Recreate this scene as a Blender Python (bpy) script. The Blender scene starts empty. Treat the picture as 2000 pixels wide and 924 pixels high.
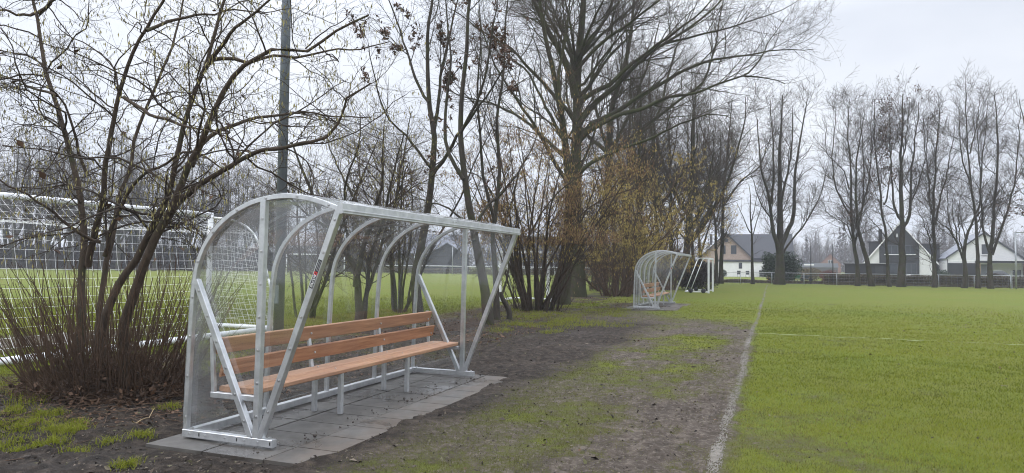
import bpy, math, random
import numpy as np
from mathutils import Vector, Matrix

scene = bpy.context.scene
COL = scene.collection
RNG = np.random.default_rng(7)

# ------------------------------------------------------------------ camera
F = 1340.0                       # focal length in pixels of the 2000 px wide photo
PSI, TH, RO = math.radians(20.65), math.radians(2.33), 0.011
CAM = np.array([0.0, 0.0, 1.5])
f_ = np.array([-math.sin(PSI)*math.cos(TH), math.cos(PSI)*math.cos(TH), math.sin(TH)])
_r0 = np.array([math.cos(PSI), math.sin(PSI), 0.0])
_u0 = np.cross(_r0, f_)
R_ = math.cos(RO)*_r0 + math.sin(RO)*_u0
U_ = np.cross(R_, f_)
def ray(u, v): return f_ + R_*(u-1000)/F - U_*(v-462)/F
def at(u, v, z): return CAM + ray(u, v)*z
def foot(u, z):
    """ground point seen in column u at camera depth z"""
    v = 516.5 + 0.011*(u-1000) + 1.5*F/z
    p = at(u, v, z); p[2] = 0.0
    return p
cam_d = bpy.data.cameras.new('camera'); cam = bpy.data.objects.new('camera', cam_d); COL.objects.link(cam)
m = Matrix.Identity(4)
for i in range(3):
    m[i][0], m[i][1], m[i][2], m[i][3] = R_[i], U_[i], -f_[i], CAM[i]
cam.matrix_world = m
cam_d.sensor_width = 36; cam_d.lens = 36*F/2000; cam_d.clip_start = 0.1; cam_d.clip_end = 3000
scene.camera = cam

# ------------------------------------------------------------------ naming helpers
def tag(o, label=None, cat=None, group=None, kind=None):
    if label: o['label'] = label
    if cat: o['category'] = cat
    if group: o['group'] = group
    if kind: o['kind'] = kind
    return o
def empty(name, loc, label, cat, group=None, rz=0.0):
    o = bpy.data.objects.new(name, None); COL.objects.link(o)
    o.location = [float(c) for c in loc]; o.rotation_euler = (0, 0, rz)
    o.empty_display_size = 0.2
    return tag(o, label, cat, group)
def link(name, me, parent=None):
    o = bpy.data.objects.new(name, me); COL.objects.link(o)
    if parent is not None: o.parent = parent
    return o
def copy_tree(o, parent=None):
    c = o.copy(); COL.objects.link(c); c.parent = parent
    for ch in [x for x in bpy.data.objects if x.parent == o]: copy_tree(ch, c)
    return c

# ------------------------------------------------------------------ noise in numpy
def _hash(i, j, s):
    h = (i.astype(np.int64)*374761393 + j.astype(np.int64)*668265263 + s*1274126177) & 0xffffffff
    h = ((h ^ (h >> 13))*1274126177) & 0xffffffff
    return ((h ^ (h >> 16)) & 0xffff)/65535.0
def vnoise(x, y, s=0):
    i, j = np.floor(x), np.floor(y); fx, fy = x-i, y-j
    fx = fx*fx*(3-2*fx); fy = fy*fy*(3-2*fy)
    a, b = _hash(i, j, s), _hash(i+1, j, s); c, d = _hash(i, j+1, s), _hash(i+1, j+1, s)
    return (a*(1-fx)+b*fx)*(1-fy) + (c*(1-fx)+d*fx)*fy
def fbm(x, y, o=4, s=0):
    t, a, n = 0, .5, 0
    for k in range(o):
        t = t + a*vnoise(x*2**k, y*2**k, s+k*17); n += a; a *= .55
    return t/n
def sm(a, b, x):
    t = np.clip((x-a)/(b-a), 0, 1); return t*t*(3-2*t)

# ------------------------------------------------------------------ mesh building
def np_mesh(name, V, faces_idx, k, mats, smooth=True, attr=None, matidx=None):
    me = bpy.data.meshes.new(name)
    V = np.asarray(V, np.float32).reshape(-1, 3); I = np.asarray(faces_idx, np.int32).reshape(-1)
    nf = len(I)//k
    me.vertices.add(len(V)); me.vertices.foreach_set('co', V.ravel())
    me.loops.add(len(I)); me.loops.foreach_set('vertex_index', I)
    me.polygons.add(nf)
    me.polygons.foreach_set('loop_start', np.arange(nf, dtype=np.int32)*k)
    me.polygons.foreach_set('loop_total', np.full(nf, k, np.int32))
    if smooth: me.polygons.foreach_set('use_smooth', np.ones(nf, bool))
    for mm in (mats if isinstance(mats, (list, tuple)) else [mats]): me.materials.append(mm)
    if matidx is not None: me.polygons.foreach_set('material_index', np.asarray(matidx, np.int32))
    for an, (dom, data) in (attr or {}).items():
        a = me.attributes.new(an, 'FLOAT', dom); a.data.foreach_set('value', np.asarray(data, np.float32))
    me.update(calc_edges=True)
    return me

def resample(P, n):
    P = np.asarray(P, float)
    d = np.r_[0, np.cumsum(np.linalg.norm(np.diff(P, axis=0), axis=1))]
    t = np.linspace(0, d[-1], n)
    # Catmull-Rom through the points
    out = np.empty((n, P.shape[1]))
    idx = np.clip(np.searchsorted(d, t, 'right')-1, 0, len(P)-2)
    for q in range(n):
        i = idx[q]; s = (t[q]-d[i])/max(d[i+1]-d[i], 1e-9)
        p0, p1, p2, p3 = P[max(i-1, 0)], P[i], P[i+1], P[min(i+2, len(P)-1)]
        out[q] = .5*((2*p1)+(-p0+p2)*s+(2*p0-5*p1+4*p2-p3)*s*s+(-p0+3*p1-3*p2+p3)*s**3)
    return out

class Tubes:
    def __init__(s): s.V = []; s.I = []; s.n = 0
    def add(s, P, Rr, k=3):
        P = np.asarray(P, float); Rr = np.asarray(Rr, float)
        if P.ndim == 2: P, Rr = P[None], Rr[None]
        B, N, _ = P.shape
        if B == 0: return
        T = np.gradient(P, axis=1); T /= np.linalg.norm(T, axis=2, keepdims=True)+1e-12
        mt = P[:, -1]-P[:, 0]
        ref = np.where(np.abs(mt[:, 2:3]) > .75*np.linalg.norm(mt, axis=1, keepdims=True), np.array([[1., .13, 0]]), np.array([[.1, .05, 1.]]))
        X = np.cross(T, ref[:, None, :]); X /= np.linalg.norm(X, axis=2, keepdims=True)+1e-12
        Y = np.cross(T, X)
        a = np.linspace(0, 2*np.pi, k, endpoint=False)
        ring = P[:, :, None, :] + Rr[:, :, None, None]*(X[:, :, None, :]*np.cos(a)[None, None, :, None] + Y[:, :, None, :]*np.sin(a)[None, None, :, None])
        base = s.n + np.arange(B)[:, None, None]*N*k + np.arange(N-1)[None, :, None]*k
        j = np.arange(k)[None, None, :]; j2 = (j+1) % k
        q = np.stack([base+j, base+j2, base+k+j2, base+k+j], -1)
        s.V.append(ring.reshape(-1, 3)); s.I.append(q.reshape(-1)); s.n += B*N*k
    def mesh(s, name, mat, off=(0, 0, 0)):
        V = np.concatenate(s.V)-np.asarray(off); return np_mesh(name, V, np.concatenate(s.I), 4, mat)

def lerp_along(P, Rr, i, t):
    N = P.shape[1]; x = t*(N-1); k = np.minimum(x.astype(int), N-2); fr = (x-k)[:, None]
    p = P[i, k]*(1-fr)+P[i, k+1]*fr
    r = Rr[i, k]*(1-fr[:, 0])+Rr[i, k+1]*fr[:, 0]
    d = P[i, k+1]-P[i, k]; d /= np.linalg.norm(d, axis=1, keepdims=True)+1e-12
    return p, r, d
def grow(rng, P, Rr, per, t=(.2, 1.), ang=50, sd=14, ln=1.0, taper=.5, N=6, gn=.12, up=0.0, rf=.6, rk=.012, rmin=.002, minz=None, out=0.0):
    """child branches along the branches P (B,n,3)"""
    L = np.linalg.norm(np.diff(P, axis=1), axis=2).sum(1)
    cnt = rng.poisson(np.maximum(per*L*(t[1]-t[0]), .01)); i = np.repeat(np.arange(len(P)), cnt)
    if len(i) == 0: return np.zeros((0, N, 3)), np.zeros((0, N))
    tt = rng.uniform(t[0], t[1], len(i))
    p, r, d = lerp_along(P, Rr, i, np.minimum(tt, .999))
    v = rng.normal(size=p.shape); v -= (v*d).sum(1, keepdims=True)*d; v /= np.linalg.norm(v, axis=1, keepdims=True)+1e-9
    a = np.radians(rng.normal(ang, sd, len(i)))[:, None]
    dr = np.cos(a)*d + np.sin(a)*v
    ll = ln*(1-taper*tt)*rng.uniform(.5, 1.3, len(i)); ll = np.minimum(ll, .9*L[i]+.05)
    r0 = np.minimum(r*rf, rk*ll+rmin)
    out_P = np.empty((len(i), N, 3)); out_P[:, 0] = p
    st = (ll/(N-1))[:, None]
    for k in range(1, N):
        dr = dr + gn*rng.normal(size=dr.shape); dr[:, 2] += up
        dr /= np.linalg.norm(dr, axis=1, keepdims=True)+1e-12
        out_P[:, k] = out_P[:, k-1]+dr*st
    rr = r0[:, None]*np.linspace(1, .35, N)[None]
    rr = np.maximum(rr, rmin*.5)
    if minz is not None:
        keep = out_P[:, :, 2].min(1) > minz; out_P, rr = out_P[keep], rr[keep]
    return out_P, rr

def rhombi(C, size, rng, asp=.5, flat=0.0):
    n = len(C); a = rng.normal(size=(n, 3)); a[:, 2] *= (1-flat); a /= np.linalg.norm(a, axis=1, keepdims=True)+1e-9
    b = rng.normal(size=(n, 3)); b[:, 2] *= (1-flat); b -= (a*b).sum(1, keepdims=True)*a; b /= np.linalg.norm(b, axis=1, keepdims=True)+1e-9
    s = np.asarray(size).reshape(-1, 1)
    nn = np.cross(a, b)*s*.18
    V = np.stack([C-a*s*.5, C+b*s*asp*.5+nn, C+a*s*.5, C-b*s*asp*.5+nn], 1)
    return V.reshape(-1, 3), np.arange(n*4)

class MB:
    """small hard-surface mesh builder with several materials"""
    def __init__(s): s.v = []; s.f = []; s.m = []
    def raw(s, vs, fs, mi=0):
        b = len(s.v); s.v += [tuple(float(c) for c in p) for p in vs]
        for q in fs: s.f.append(tuple(b+i for i in q)); s.m.append(mi)
    def box(s, x0, x1, y0, y1, z0, z1, mi=0):
        s.raw([(x0,y0,z0),(x1,y0,z0),(x1,y1,z0),(x0,y1,z0),(x0,y0,z1),(x1,y0,z1),(x1,y1,z1),(x0,y1,z1)],
              [(0,3,2,1),(4,5,6,7),(0,1,5,4),(1,2,6,5),(2,3,7,6),(3,0,4,7)], mi)
    def beam(s, p0, p1, w, h, side=(0,1,0), ch=.004, mi=0):
        """rectangular tube from p0 to p1; w measured along `side`, h across it; chamfered edges"""
        p0, p1 = np.array(p0, float), np.array(p1, float); t = p1-p0; t /= np.linalg.norm(t)
        a = np.array(side, float); a -= a.dot(t)*t; a /= np.linalg.norm(a); b = np.cross(t, a)
        w2, h2 = w/2, h/2; c = min(ch, w2*.4, h2*.4)
        sec = [(w2-c,-h2),(w2,-h2+c),(w2,h2-c),(w2-c,h2),(-w2+c,h2),(-w2,h2-c),(-w2,-h2+c),(-w2+c,-h2)]
        vs = [p+a*x+b*y for p in (p0, p1) for x, y in sec]
        fs = [(i, (i+1) % 8, 8+(i+1) % 8, 8+i) for i in range(8)]+[tuple(range(7,-1,-1)), tuple(range(8,16))]
        s.raw(vs, fs, mi)
    def path(s, pts, w, h, side=(0,1,0), ch=.003, mi=0):
        """rectangular tube swept along a polyline lying in the plane normal to `side`"""
        P = np.array(pts, float); n = len(P); T = np.gradient(P, axis=0); T /= np.linalg.norm(T, axis=1, keepdims=True)
        a = np.array(side, float); w2, h2 = w/2, h/2; c = ch
        sec = [(w2-c,-h2),(w2,-h2+c),(w2,h2-c),(w2-c,h2),(-w2+c,h2),(-w2,h2-c),(-w2,-h2+c),(-w2+c,-h2)]
        vs = []
        for p, t in zip(P, T):
            b = np.cross(t, a); vs += [p+a*x+b*y for x, y in sec]
        fs = [(8*k+i, 8*k+(i+1) % 8, 8*k+8+(i+1) % 8, 8*k+8+i) for k in range(n-1) for i in range(8)]
        fs += [tuple(range(7,-1,-1)), tuple(range(8*n-8, 8*n))]
        s.raw(vs, fs, mi)
    def cyl(s, p0, p1, r0, r1=None, k=12, mi=0, cap=True):
        r1 = r0 if r1 is None else r1
        p0, p1 = np.array(p0, float), np.array(p1, float); t = p1-p0; t /= np.linalg.norm(t)
        ref = np.array([1., 0, 0]) if abs(t[2]) > .8 else np.array([0, 0, 1.])
        a = np.cross(t, ref); a /= np.linalg.norm(a); b = np.cross(t, a)
        vs = [p+r*(a*math.cos(q)+b*math.sin(q)) for p, r in ((p0, r0), (p1, r1)) for q in np.linspace(0, 2*math.pi, k, endpoint=False)]
        fs = [(i, (i+1) % k, k+(i+1) % k, k+i) for i in range(k)]
        if cap: fs += [tuple(range(k-1,-1,-1)), tuple(range(k, 2*k))]
        s.raw(vs, fs, mi)
    def tube(s, pts, r, k=8, mi=0):
        for a, b in zip(pts[:-1], pts[1:]): s.cyl(a, b, r, r, k, mi)
    def bolt(s, p, n, r=.009, mi=1):
        p, n = np.array(p, float), np.array(n, float); n /= np.linalg.norm(n)
        s.cyl(p-n*.002, p+n*.003, r*1.5, r*1.5, 10, mi); s.cyl(p+n*.003, p+n*.008, r, r*.8, 8, mi)
    def prism(s, poly, y0, y1, mi=0):
        """polygon in XZ extruded from y0 to y1"""
        n = len(poly); vs = [(x, y0, z) for x, z in poly]+[(x, y1, z) for x, z in poly]
        fs = [(i, (i+1) % n, n+(i+1) % n, n+i) for i in range(n)]+[tuple(range(n-1,-1,-1)), tuple(range(n, 2*n))]
        s.raw(vs, fs, mi)
    def blob(s, c, rx, ry, rz, mi=0, nu=14, nv=8, z0=-1.0):
        vs, fs = [], []
        for i in range(nv+1):
            th = math.asin(z0)+(math.pi/2-math.asin(z0))*i/nv
            for j in range(nu):
                ph = 2*math.pi*j/nu
                vs.append((c[0]+rx*math.cos(th)*math.cos(ph), c[1]+ry*math.cos(th)*math.sin(ph), c[2]+rz*math.sin(th)))
        for i in range(nv):
            for j in range(nu): fs.append((i*nu+j, i*nu+(j+1) % nu, (i+1)*nu+(j+1) % nu, (i+1)*nu+j))
        s.raw(vs, fs, mi)
    def build(s, name, mats, parent=None, smooth=False):
        me = bpy.data.meshes.new(name); me.from_pydata(s.v, [], s.f)
        for mm in (mats if isinstance(mats, (list, tuple)) else [mats]): me.materials.append(mm)
        me.polygons.foreach_set('material_index', s.m)
        if smooth: me.polygons.foreach_set('use_smooth', [True]*len(s.f))
        me.validate(); me.update()
        import bmesh
        bm = bmesh.new(); bm.from_mesh(me); bmesh.ops.recalc_face_normals(bm, faces=bm.faces); bm.to_mesh(me); bm.free()
        return link(name, me, parent)

# ------------------------------------------------------------------ materials
class NT:
    def __init__(s, name):
        s.m = bpy.data.materials.new(name); s.m.use_nodes = True; s.t = s.m.node_tree; s.t.nodes.clear()
        s.out = s.t.nodes.new('ShaderNodeOutputMaterial')
    def n(s, typ, **kw):
        x = s.t.nodes.new(typ)
        for k, v in kw.items():
            if k in ('operation', 'blend_type', 'data_type', 'attribute_name', 'feature', 'distance', 'noise_dimensions', 'wave_type', 'bands_direction', 'clamp', 'interpolation_type', 'offset', 'squash', 'offset_frequency', 'squash_frequency', 'attribute_type', 'invert'): setattr(x, k, v)
            else: s.set(x, k.replace('_', ' '), v)
        return x
    def set(s, x, k, v):
        sk = x.inputs[int(k[1:])] if k[0] == 'i' and k[1:].isdigit() else x.inputs[k]
        if isinstance(v, bpy.types.NodeSocket): s.t.links.new(v, sk)
        elif isinstance(v, bpy.types.Node): s.t.links.new(v.outputs[0], sk)
        else: sk.default_value = v
    def noise(s, vec, scale, detail=4, rough=.6):
        x = s.n('ShaderNodeTexNoise', Scale=scale, Detail=detail, Roughness=rough); s.set(x, 'Vector', vec); return x.outputs['Fac']
    def ramp(s, fac, stops):
        x = s.t.nodes.new('ShaderNodeValToRGB'); s.t.links.new(fac, x.inputs[0]); cr = x.color_ramp
        while len(cr.elements) > 1: cr.elements.remove(cr.elements[0])
        for i, (p, c) in enumerate(stops):
            e = cr.elements[0] if i == 0 else cr.elements.new(p)
            e.position = p; e.color = (*c, 1) if len(c) == 3 else c
        return x.outputs[0]
    def mix(s, fac, a, b, blend='MIX'):
        x = s.t.nodes.new('ShaderNodeMix'); x.data_type = 'RGBA'; x.blend_type = blend
        for k, v in ((0, fac), (6, a), (7, b)):
            if isinstance(v, bpy.types.NodeSocket): s.t.links.new(v, x.inputs[k])
            elif isinstance(v, (int, float)): x.inputs[k].default_value = v
            else: x.inputs[k].default_value = (*v, 1)
        return x.outputs[2]
    def math(s, op, a, b=None, c=None, clamp=False):
        x = s.t.nodes.new('ShaderNodeMath'); x.operation = op; x.use_clamp = clamp
        for k, v in enumerate((a, b, c)):
            if v is None: continue
            if isinstance(v, bpy.types.NodeSocket): s.t.links.new(v, x.inputs[k])
            else: x.inputs[k].default_value = v
        return x.outputs[0]
    def mapr(s, v, a, b, c=0., d=1.):
        x = s.t.nodes.new('ShaderNodeMapRange'); x.interpolation_type = 'SMOOTHSTEP'; s.t.links.new(v, x.inputs[0])
        for k, q in enumerate((a, b, c, d)): x.inputs[k+1].default_value = q
        return x.outputs[0]
    def obj(s): return s.t.nodes.new('ShaderNodeTexCoord').outputs['Object']
    def pos(s): return s.t.nodes.new('ShaderNodeNewGeometry').outputs['Position']
    def attr(s, name): return s.n('ShaderNodeAttribute', attribute_name=name).outputs['Fac']
    def vscale(s, vec, sc):
        x = s.t.nodes.new('ShaderNodeMapping'); s.t.links.new(vec, x.inputs[0]); x.inputs['Scale'].default_value = sc; return x.outputs[0]
    def bump(s, h, strength=.4, dist=.01):
        x = s.t.nodes.new('ShaderNodeBump'); s.t.links.new(h, x.inputs['Height']); x.inputs['Strength'].default_value = strength; x.inputs['Distance'].default_value = dist; return x.outputs[0]
    def pr(s, color, rough=.7, metal=0., normal=None, spec=None, **kw):
        x = s.t.nodes.new('ShaderNodeBsdfPrincipled')
        for k, v in (('Base Color', color), ('Roughness', rough), ('Metallic', metal), ('Normal', normal), ('Specular IOR Level', spec)):
            if v is None: continue
            if isinstance(v, bpy.types.NodeSocket): s.t.links.new(v, x.inputs[k])
            elif k == 'Base Color': x.inputs[k].default_value = (*v, 1)
            else: x.inputs[k].default_value = v
        return x.outputs[0]
    def done(s, sh): s.t.links.new(sh, s.out.inputs['Surface']); return s.m

def simple(name, col, rough=.7, metal=0., var=.25, scale=8., bump=0., spec=None):
    t = NT(name); n = t.noise(t.obj(), scale, 5, .65)
    a = tuple(c*(1-var) for c in col); b = tuple(min(1, c*(1+var)) for c in col)
    return t.done(t.pr(t.ramp(n, [(.3, a), (.7, b)]), rough, metal, t.bump(n, bump, .01) if bump else None, spec))
def bark(name, c1, c2, moss=None, mossamt=.5, scale=1.):
    t = NT(name); o = t.obj(); n = t.noise(t.vscale(o, (6*scale, 6*scale, 1.6*scale)), 3., 6, .7); n2 = t.noise(o, 1.1, 3, .6)
    col = t.ramp(n, [(.3, c1), (.7, c2)])
    if moss is not None:
        n3 = t.noise(o, 2.3, 4, .7)
        mm = t.mapr(n3, .62-mossamt*.3, .75-mossamt*.3)
        col = t.mix(mm, col, moss)
    col = t.mix(t.mapr(n2, .35, .7, 0., .5), col, tuple(c*.55 for c in c1))
    return t.done(t.pr(col, .88, 0., t.bump(n, .6, .02), .25))

def aluminium(name):
    t = NT(name); o = t.obj(); n = t.noise(o, 9., 5, .65); n2 = t.noise(t.vscale(o, (60, 60, 8)), 3., 3)
    col = t.ramp(n, [(.3, (.46, .47, .48)), (.7, (.66, .67, .68))])
    spot = t.mapr(t.noise(o, 42., 3, .8), .64, .72, 0., .45)
    col = t.mix(spot, col, (.30, .30, .29))
    r = t.mapr(n2, .3, .7, .33, .5)
    return t.done(t.pr(col, r, .82, t.bump(n2, .08, .002)))
ALU = aluminium('mill_aluminium')
BOLT = simple('bolt_steel', (.5, .5, .5), .3, .9, .15, 60)

def wood():
    t = NT('hardwood_plank'); o = t.obj()
    g = t.noise(t.vscale(o, (12, .7, 12)), 2.2, 6, .65); g2 = t.noise(o, 1.4, 2); g3 = t.noise(t.vscale(o, (90, 3, 90)), 2., 3)
    col = t.ramp(g, [(.28, (.155, .072, .036)), (.5, (.36, .182, .096)), (.72, (.53, .315, .185))])
    col = t.mix(t.mapr(g2, .4, .65, 0, .45), col, (.24, .120, .078))
    inf = t.n('ShaderNodeObjectInfo').outputs['Random']
    col = t.mix(t.math('MULTIPLY', inf, .5), col, (.47, .300, .205))
    return t.done(t.pr(col, t.mapr(g2, .3, .7, .38, .6), 0., t.bump(g3, .15, .003), .35))
WOOD = wood()

def clear_panel(plain=False):
    t = NT('clear_polycarbonate'); o = t.obj()
    tr = t.t.nodes.new('ShaderNodeBsdfTransparent'); tr.inputs[0].default_value = (.972, .978, .978, 1)
    if plain: return t.done(tr.outputs[0])
    gl = t.t.nodes.new('ShaderNodeBsdfGlossy'); gl.inputs['Roughness'].default_value = .05; gl.inputs[0].default_value = (1, 1, 1, 1)
    ge = t.t.nodes.new('ShaderNodeNewGeometry'); vd = t.t.nodes.new('ShaderNodeVectorMath'); vd.operation = 'DOT_PRODUCT'
    t.t.links.new(ge.outputs['Incoming'], vd.inputs[0]); t.t.links.new(ge.outputs['Normal'], vd.inputs[1])
    cs_ = t.math('SUBTRACT', 1., t.math('ABSOLUTE', vd.outputs['Value']), clamp=True)
    refl = t.math('ADD', .085, t.math('MULTIPLY', t.math('POWER', cs_, 5.), .9), clamp=True)
    m1 = t.t.nodes.new('ShaderNodeMixShader'); t.t.links.new(refl, m1.inputs[0]); t.t.links.new(tr.outputs[0], m1.inputs[1]); t.t.links.new(gl.outputs[0], m1.inputs[2])
    # rain drops and dried dust: small pale specks, denser in some areas
    v = t.n('ShaderNodeTexVoronoi', Scale=70.); t.set(v, 'Vector', o)
    drop = t.mapr(v.outputs['Distance'], .16, .30, 1., 0.)
    pick = t.mapr(t.n('ShaderNodeSeparateColor', Color=v.outputs['Color']).outputs[0], .55, .6)
    dens = t.mapr(t.noise(o, 2.2, 4), .35, .65, .15, 1.)
    film = t.mapr(t.noise(o, 1.5, 5, .7), .3, .75, .004, .05)
    fac = t.math('ADD', t.math('MULTIPLY', t.math('MULTIPLY', drop, pick), t.math('MULTIPLY', dens, .30)), film, clamp=True)
    df = t.t.nodes.new('ShaderNodeBsdfDiffuse'); df.inputs[0].default_value = (.62, .64, .65, 1)
    tl = t.t.nodes.new('ShaderNodeBsdfTranslucent'); tl.inputs[0].default_value = (.62, .64, .65, 1)
    m0 = t.t.nodes.new('ShaderNodeMixShader'); m0.inputs[0].default_value = .5; t.t.links.new(df.outputs[0], m0.inputs[1]); t.t.links.new(tl.outputs[0], m0.inputs[2])
    m2 = t.t.nodes.new('ShaderNodeMixShader'); t.t.links.new(fac, m2.inputs[0]); t.t.links.new(m1.outputs[0], m2.inputs[1]); t.t.links.new(m0.outputs[0], m2.inputs[2])
    return t.done(m2.outputs[0])
CLEAR = clear_panel(); CLEAR_IN = clear_panel(True)

WHITE = simple('white_paint', (.78, .79, .80), .4, 0, .06, 12)
NETM = simple('white_net_cord', (.85, .85, .83), .7, 0, .05, 12)
BLACKM = simple('black_rubber', (.02, .02, .022), .6)
GALV = simple('galvanised_steel', (.42, .44, .46), .42, .55, .18, 4)
POLEM = simple('weathered_steel', (.165, .185, .215), .5, .3, .2, 3)
B_HAZ = bark('hazel_bark', (.048, .035, .025), (.112, .084, .061), (.066, .066, .034), .25)
B_SHOOT = bark('shoot_bark', (.066, .042, .028), (.14, .090, .058), None)
B_GREY = bark('grey_bark', (.032, .027, .021), (.075, .063, .049), (.050, .052, .024), .45)
B_OAK = bark('mossy_bark', (.032, .026, .019), (.074, .061, .045), (.054, .058, .024), .7)
B_ROW = bark('row_bark', (.034, .028, .021), (.078, .066, .050), (.054, .056, .026), .55)
TWIG = bark('twig_bark', (.050, .037, .027), (.092, .069, .050), (.058, .056, .028), .25)
TWIG_D = bark('dark_twig', (.042, .032, .024), (.080, .061, .046), None)
def leafmat(name, cols, rough=.7, trans=False):
    t = NT(name); a = t.attr('tint')
    if trans:
        c = t.ramp(a, [(i/max(1, len(cols)-1), q) for i, q in enumerate(cols)])
        d = t.n('ShaderNodeBsdfDiffuse', Color=c); l = t.n('ShaderNodeBsdfTranslucent', Color=c); mx_ = t.t.nodes.new('ShaderNodeMixShader'); mx_.inputs[0].default_value = .45
        t.t.links.new(d.outputs[0], mx_.inputs[1]); t.t.links.new(l.outputs[0], mx_.inputs[2]); return t.done(mx_.outputs[0])
    return t.done(t.pr(t.ramp(a, [(i/max(1, len(cols)-1), c) for i, c in enumerate(cols)]), rough, 0, None, .25))
CAT_G = leafmat('green_catkin', [(.16, .14, .06), (.26, .23, .09), (.34, .29, .12)])
CAT_Y = leafmat('golden_catkin', [(.20, .14, .04), (.40, .30, .08), (.54, .42, .13)])
CAT_B = leafmat('brown_catkin', [(.10, .055, .03), (.20, .12, .06), (.32, .21, .10)])
DEADLEAF = leafmat('dead_leaf', [(.035, .022, .015), (.080, .046, .028), (.15, .085, .050), (.12, .085, .06)])
SEED = leafmat('ash_key', [(.05, .03, .022), (.10, .055, .035), (.13, .08, .05)])
EVERG = leafmat('evergreen_leaf', [(.012, .022, .012), (.03, .05, .022), (.06, .085, .04)], .45)
HEDGEM = leafmat('winter_hedge', [(.075, .055, .04), (.135, .105, .065), (.16, .16, .06)])
DARKHEDGE = leafmat('dark_hedge', [(.022, .018, .016), (.045, .034, .028), (.05, .05, .03)])
REDBUSH = leafmat('red_bush', [(.09, .03, .025), (.17, .06, .05), (.2, .1, .07)])
BLADE = None

# ------------------------------------------------------------------ world: overcast sky, weak wide sun
SUN_EL, SUN_AZ = math.radians(48), math.radians(215)
w = bpy.data.worlds.new('World'); scene.world = w; w.use_nodes = True
nt = w.node_tree; nt.nodes.clear()
wo = nt.nodes.new('ShaderNodeOutputWorld'); bg = nt.nodes.new('ShaderNodeBackground'); nt.links.new(bg.outputs[0], wo.inputs[0])
sky = nt.nodes.new('ShaderNodeTexSky'); sky.sky_type = 'NISHITA'; sky.sun_disc = False
sky.sun_elevation = SUN_EL; sky.sun_rotation = SUN_AZ; sky.air_density = 1.2; sky.dust_density = 3.0
tc = nt.nodes.new('ShaderNodeTexCoord')
mp = nt.nodes.new('ShaderNodeMapping'); mp.inputs['Scale'].default_value = (1.3, 1.3, 3.2); nt.links.new(tc.outputs['Generated'], mp.inputs[0])
nz = nt.nodes.new('ShaderNodeTexNoise'); nz.inputs['Scale'].default_value = 1.3; nz.inputs['Detail'].default_value = 5; nz.inputs['Roughness'].default_value = .5; nt.links.new(mp.outputs[0], nz.inputs[0])
rp = nt.nodes.new('ShaderNodeValToRGB'); nt.links.new(nz.outputs['Fac'], rp.inputs[0])
rp.color_ramp.elements[0].position = .34; rp.color_ramp.elements[0].color = (.545, .590, .685, 1)
rp.color_ramp.elements[1].position = .68; rp.color_ramp.elements[1].color = (.765, .795, .855, 1)
sp = nt.nodes.new('ShaderNodeSeparateXYZ'); nt.links.new(tc.outputs['Generated'], sp.inputs[0])
el = nt.nodes.new('ShaderNodeMapRange'); nt.links.new(sp.outputs[2], el.inputs[0])
el.inputs[1].default_value = .32; el.inputs[2].default_value = 1.; el.inputs[3].default_value = 1.0; el.inputs[4].default_value = 4.3
lf = nt.nodes.new('ShaderNodeMapRange'); nt.links.new(sp.outputs[0], lf.inputs[0])
lf.inputs[1].default_value = .3; lf.inputs[2].default_value = -.9; lf.inputs[3].default_value = .97; lf.inputs[4].default_value = 1.18
def wmul(a, b):
    x = nt.nodes.new('ShaderNodeVectorMath'); x.operation = 'MULTIPLY'
    nt.links.new(a, x.inputs[0]); nt.links.new(b, x.inputs[1]); return x.outputs[0]
cl = wmul(wmul(rp.outputs[0], el.outputs[0]), lf.outputs[0])
bl = nt.nodes.new('ShaderNodeMapRange'); nt.links.new(sp.outputs[2], bl.inputs[0]); bl.inputs[1].default_value = -.06; bl.inputs[2].default_value = -.03   # no light from under the ground
cl = wmul(cl, bl.outputs[0])
sc10 = nt.nodes.new('ShaderNodeVectorMath'); sc10.operation = 'SCALE'; nt.links.new(cl, sc10.inputs[0]); sc10.inputs['Scale'].default_value = 10.
mx = nt.nodes.new('ShaderNodeMix'); mx.data_type = 'RGBA'; mx.inputs[0].default_value = .95
nt.links.new(sky.outputs[0], mx.inputs[6]); nt.links.new(sc10.outputs[0], mx.inputs[7])
nt.links.new(mx.outputs[2], bg.inputs[0]); bg.inputs[1].default_value = .1
sl = bpy.data.lights.new('sun', 'SUN'); sl.energy = .6; sl.angle = math.radians(25); sl.color = (1, .97, .92)
so = bpy.data.objects.new('sun', sl); COL.objects.link(so)
sd = Vector((math.sin(SUN_AZ)*math.cos(SUN_EL), math.cos(SUN_AZ)*math.cos(SUN_EL), math.sin(SUN_EL)))
so.rotation_euler = sd.to_track_quat('Z', 'Y').to_euler()
scene.view_settings.view_transform = 'Standard'; scene.view_settings.look = 'None'; scene.view_settings.exposure = 0.34; scene.view_settings.gamma = 1
scene.cycles.max_bounces = 6; scene.cycles.transparent_max_bounces = 24; scene.cycles.volume_bounces = 0
scene.cycles.use_denoising = True; scene.cycles.use_adaptive_sampling = False; scene.cycles.pixel_filter_type = 'BLACKMAN_HARRIS'; scene.cycles.filter_width = 1.05; scene.cycles.denoiser = 'OPENIMAGEDENOISE'; scene.cycles.denoising_prefilter = 'ACCURATE'; scene.cycles.denoising_input_passes = 'RGB_ALBEDO_NORMAL'

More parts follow.
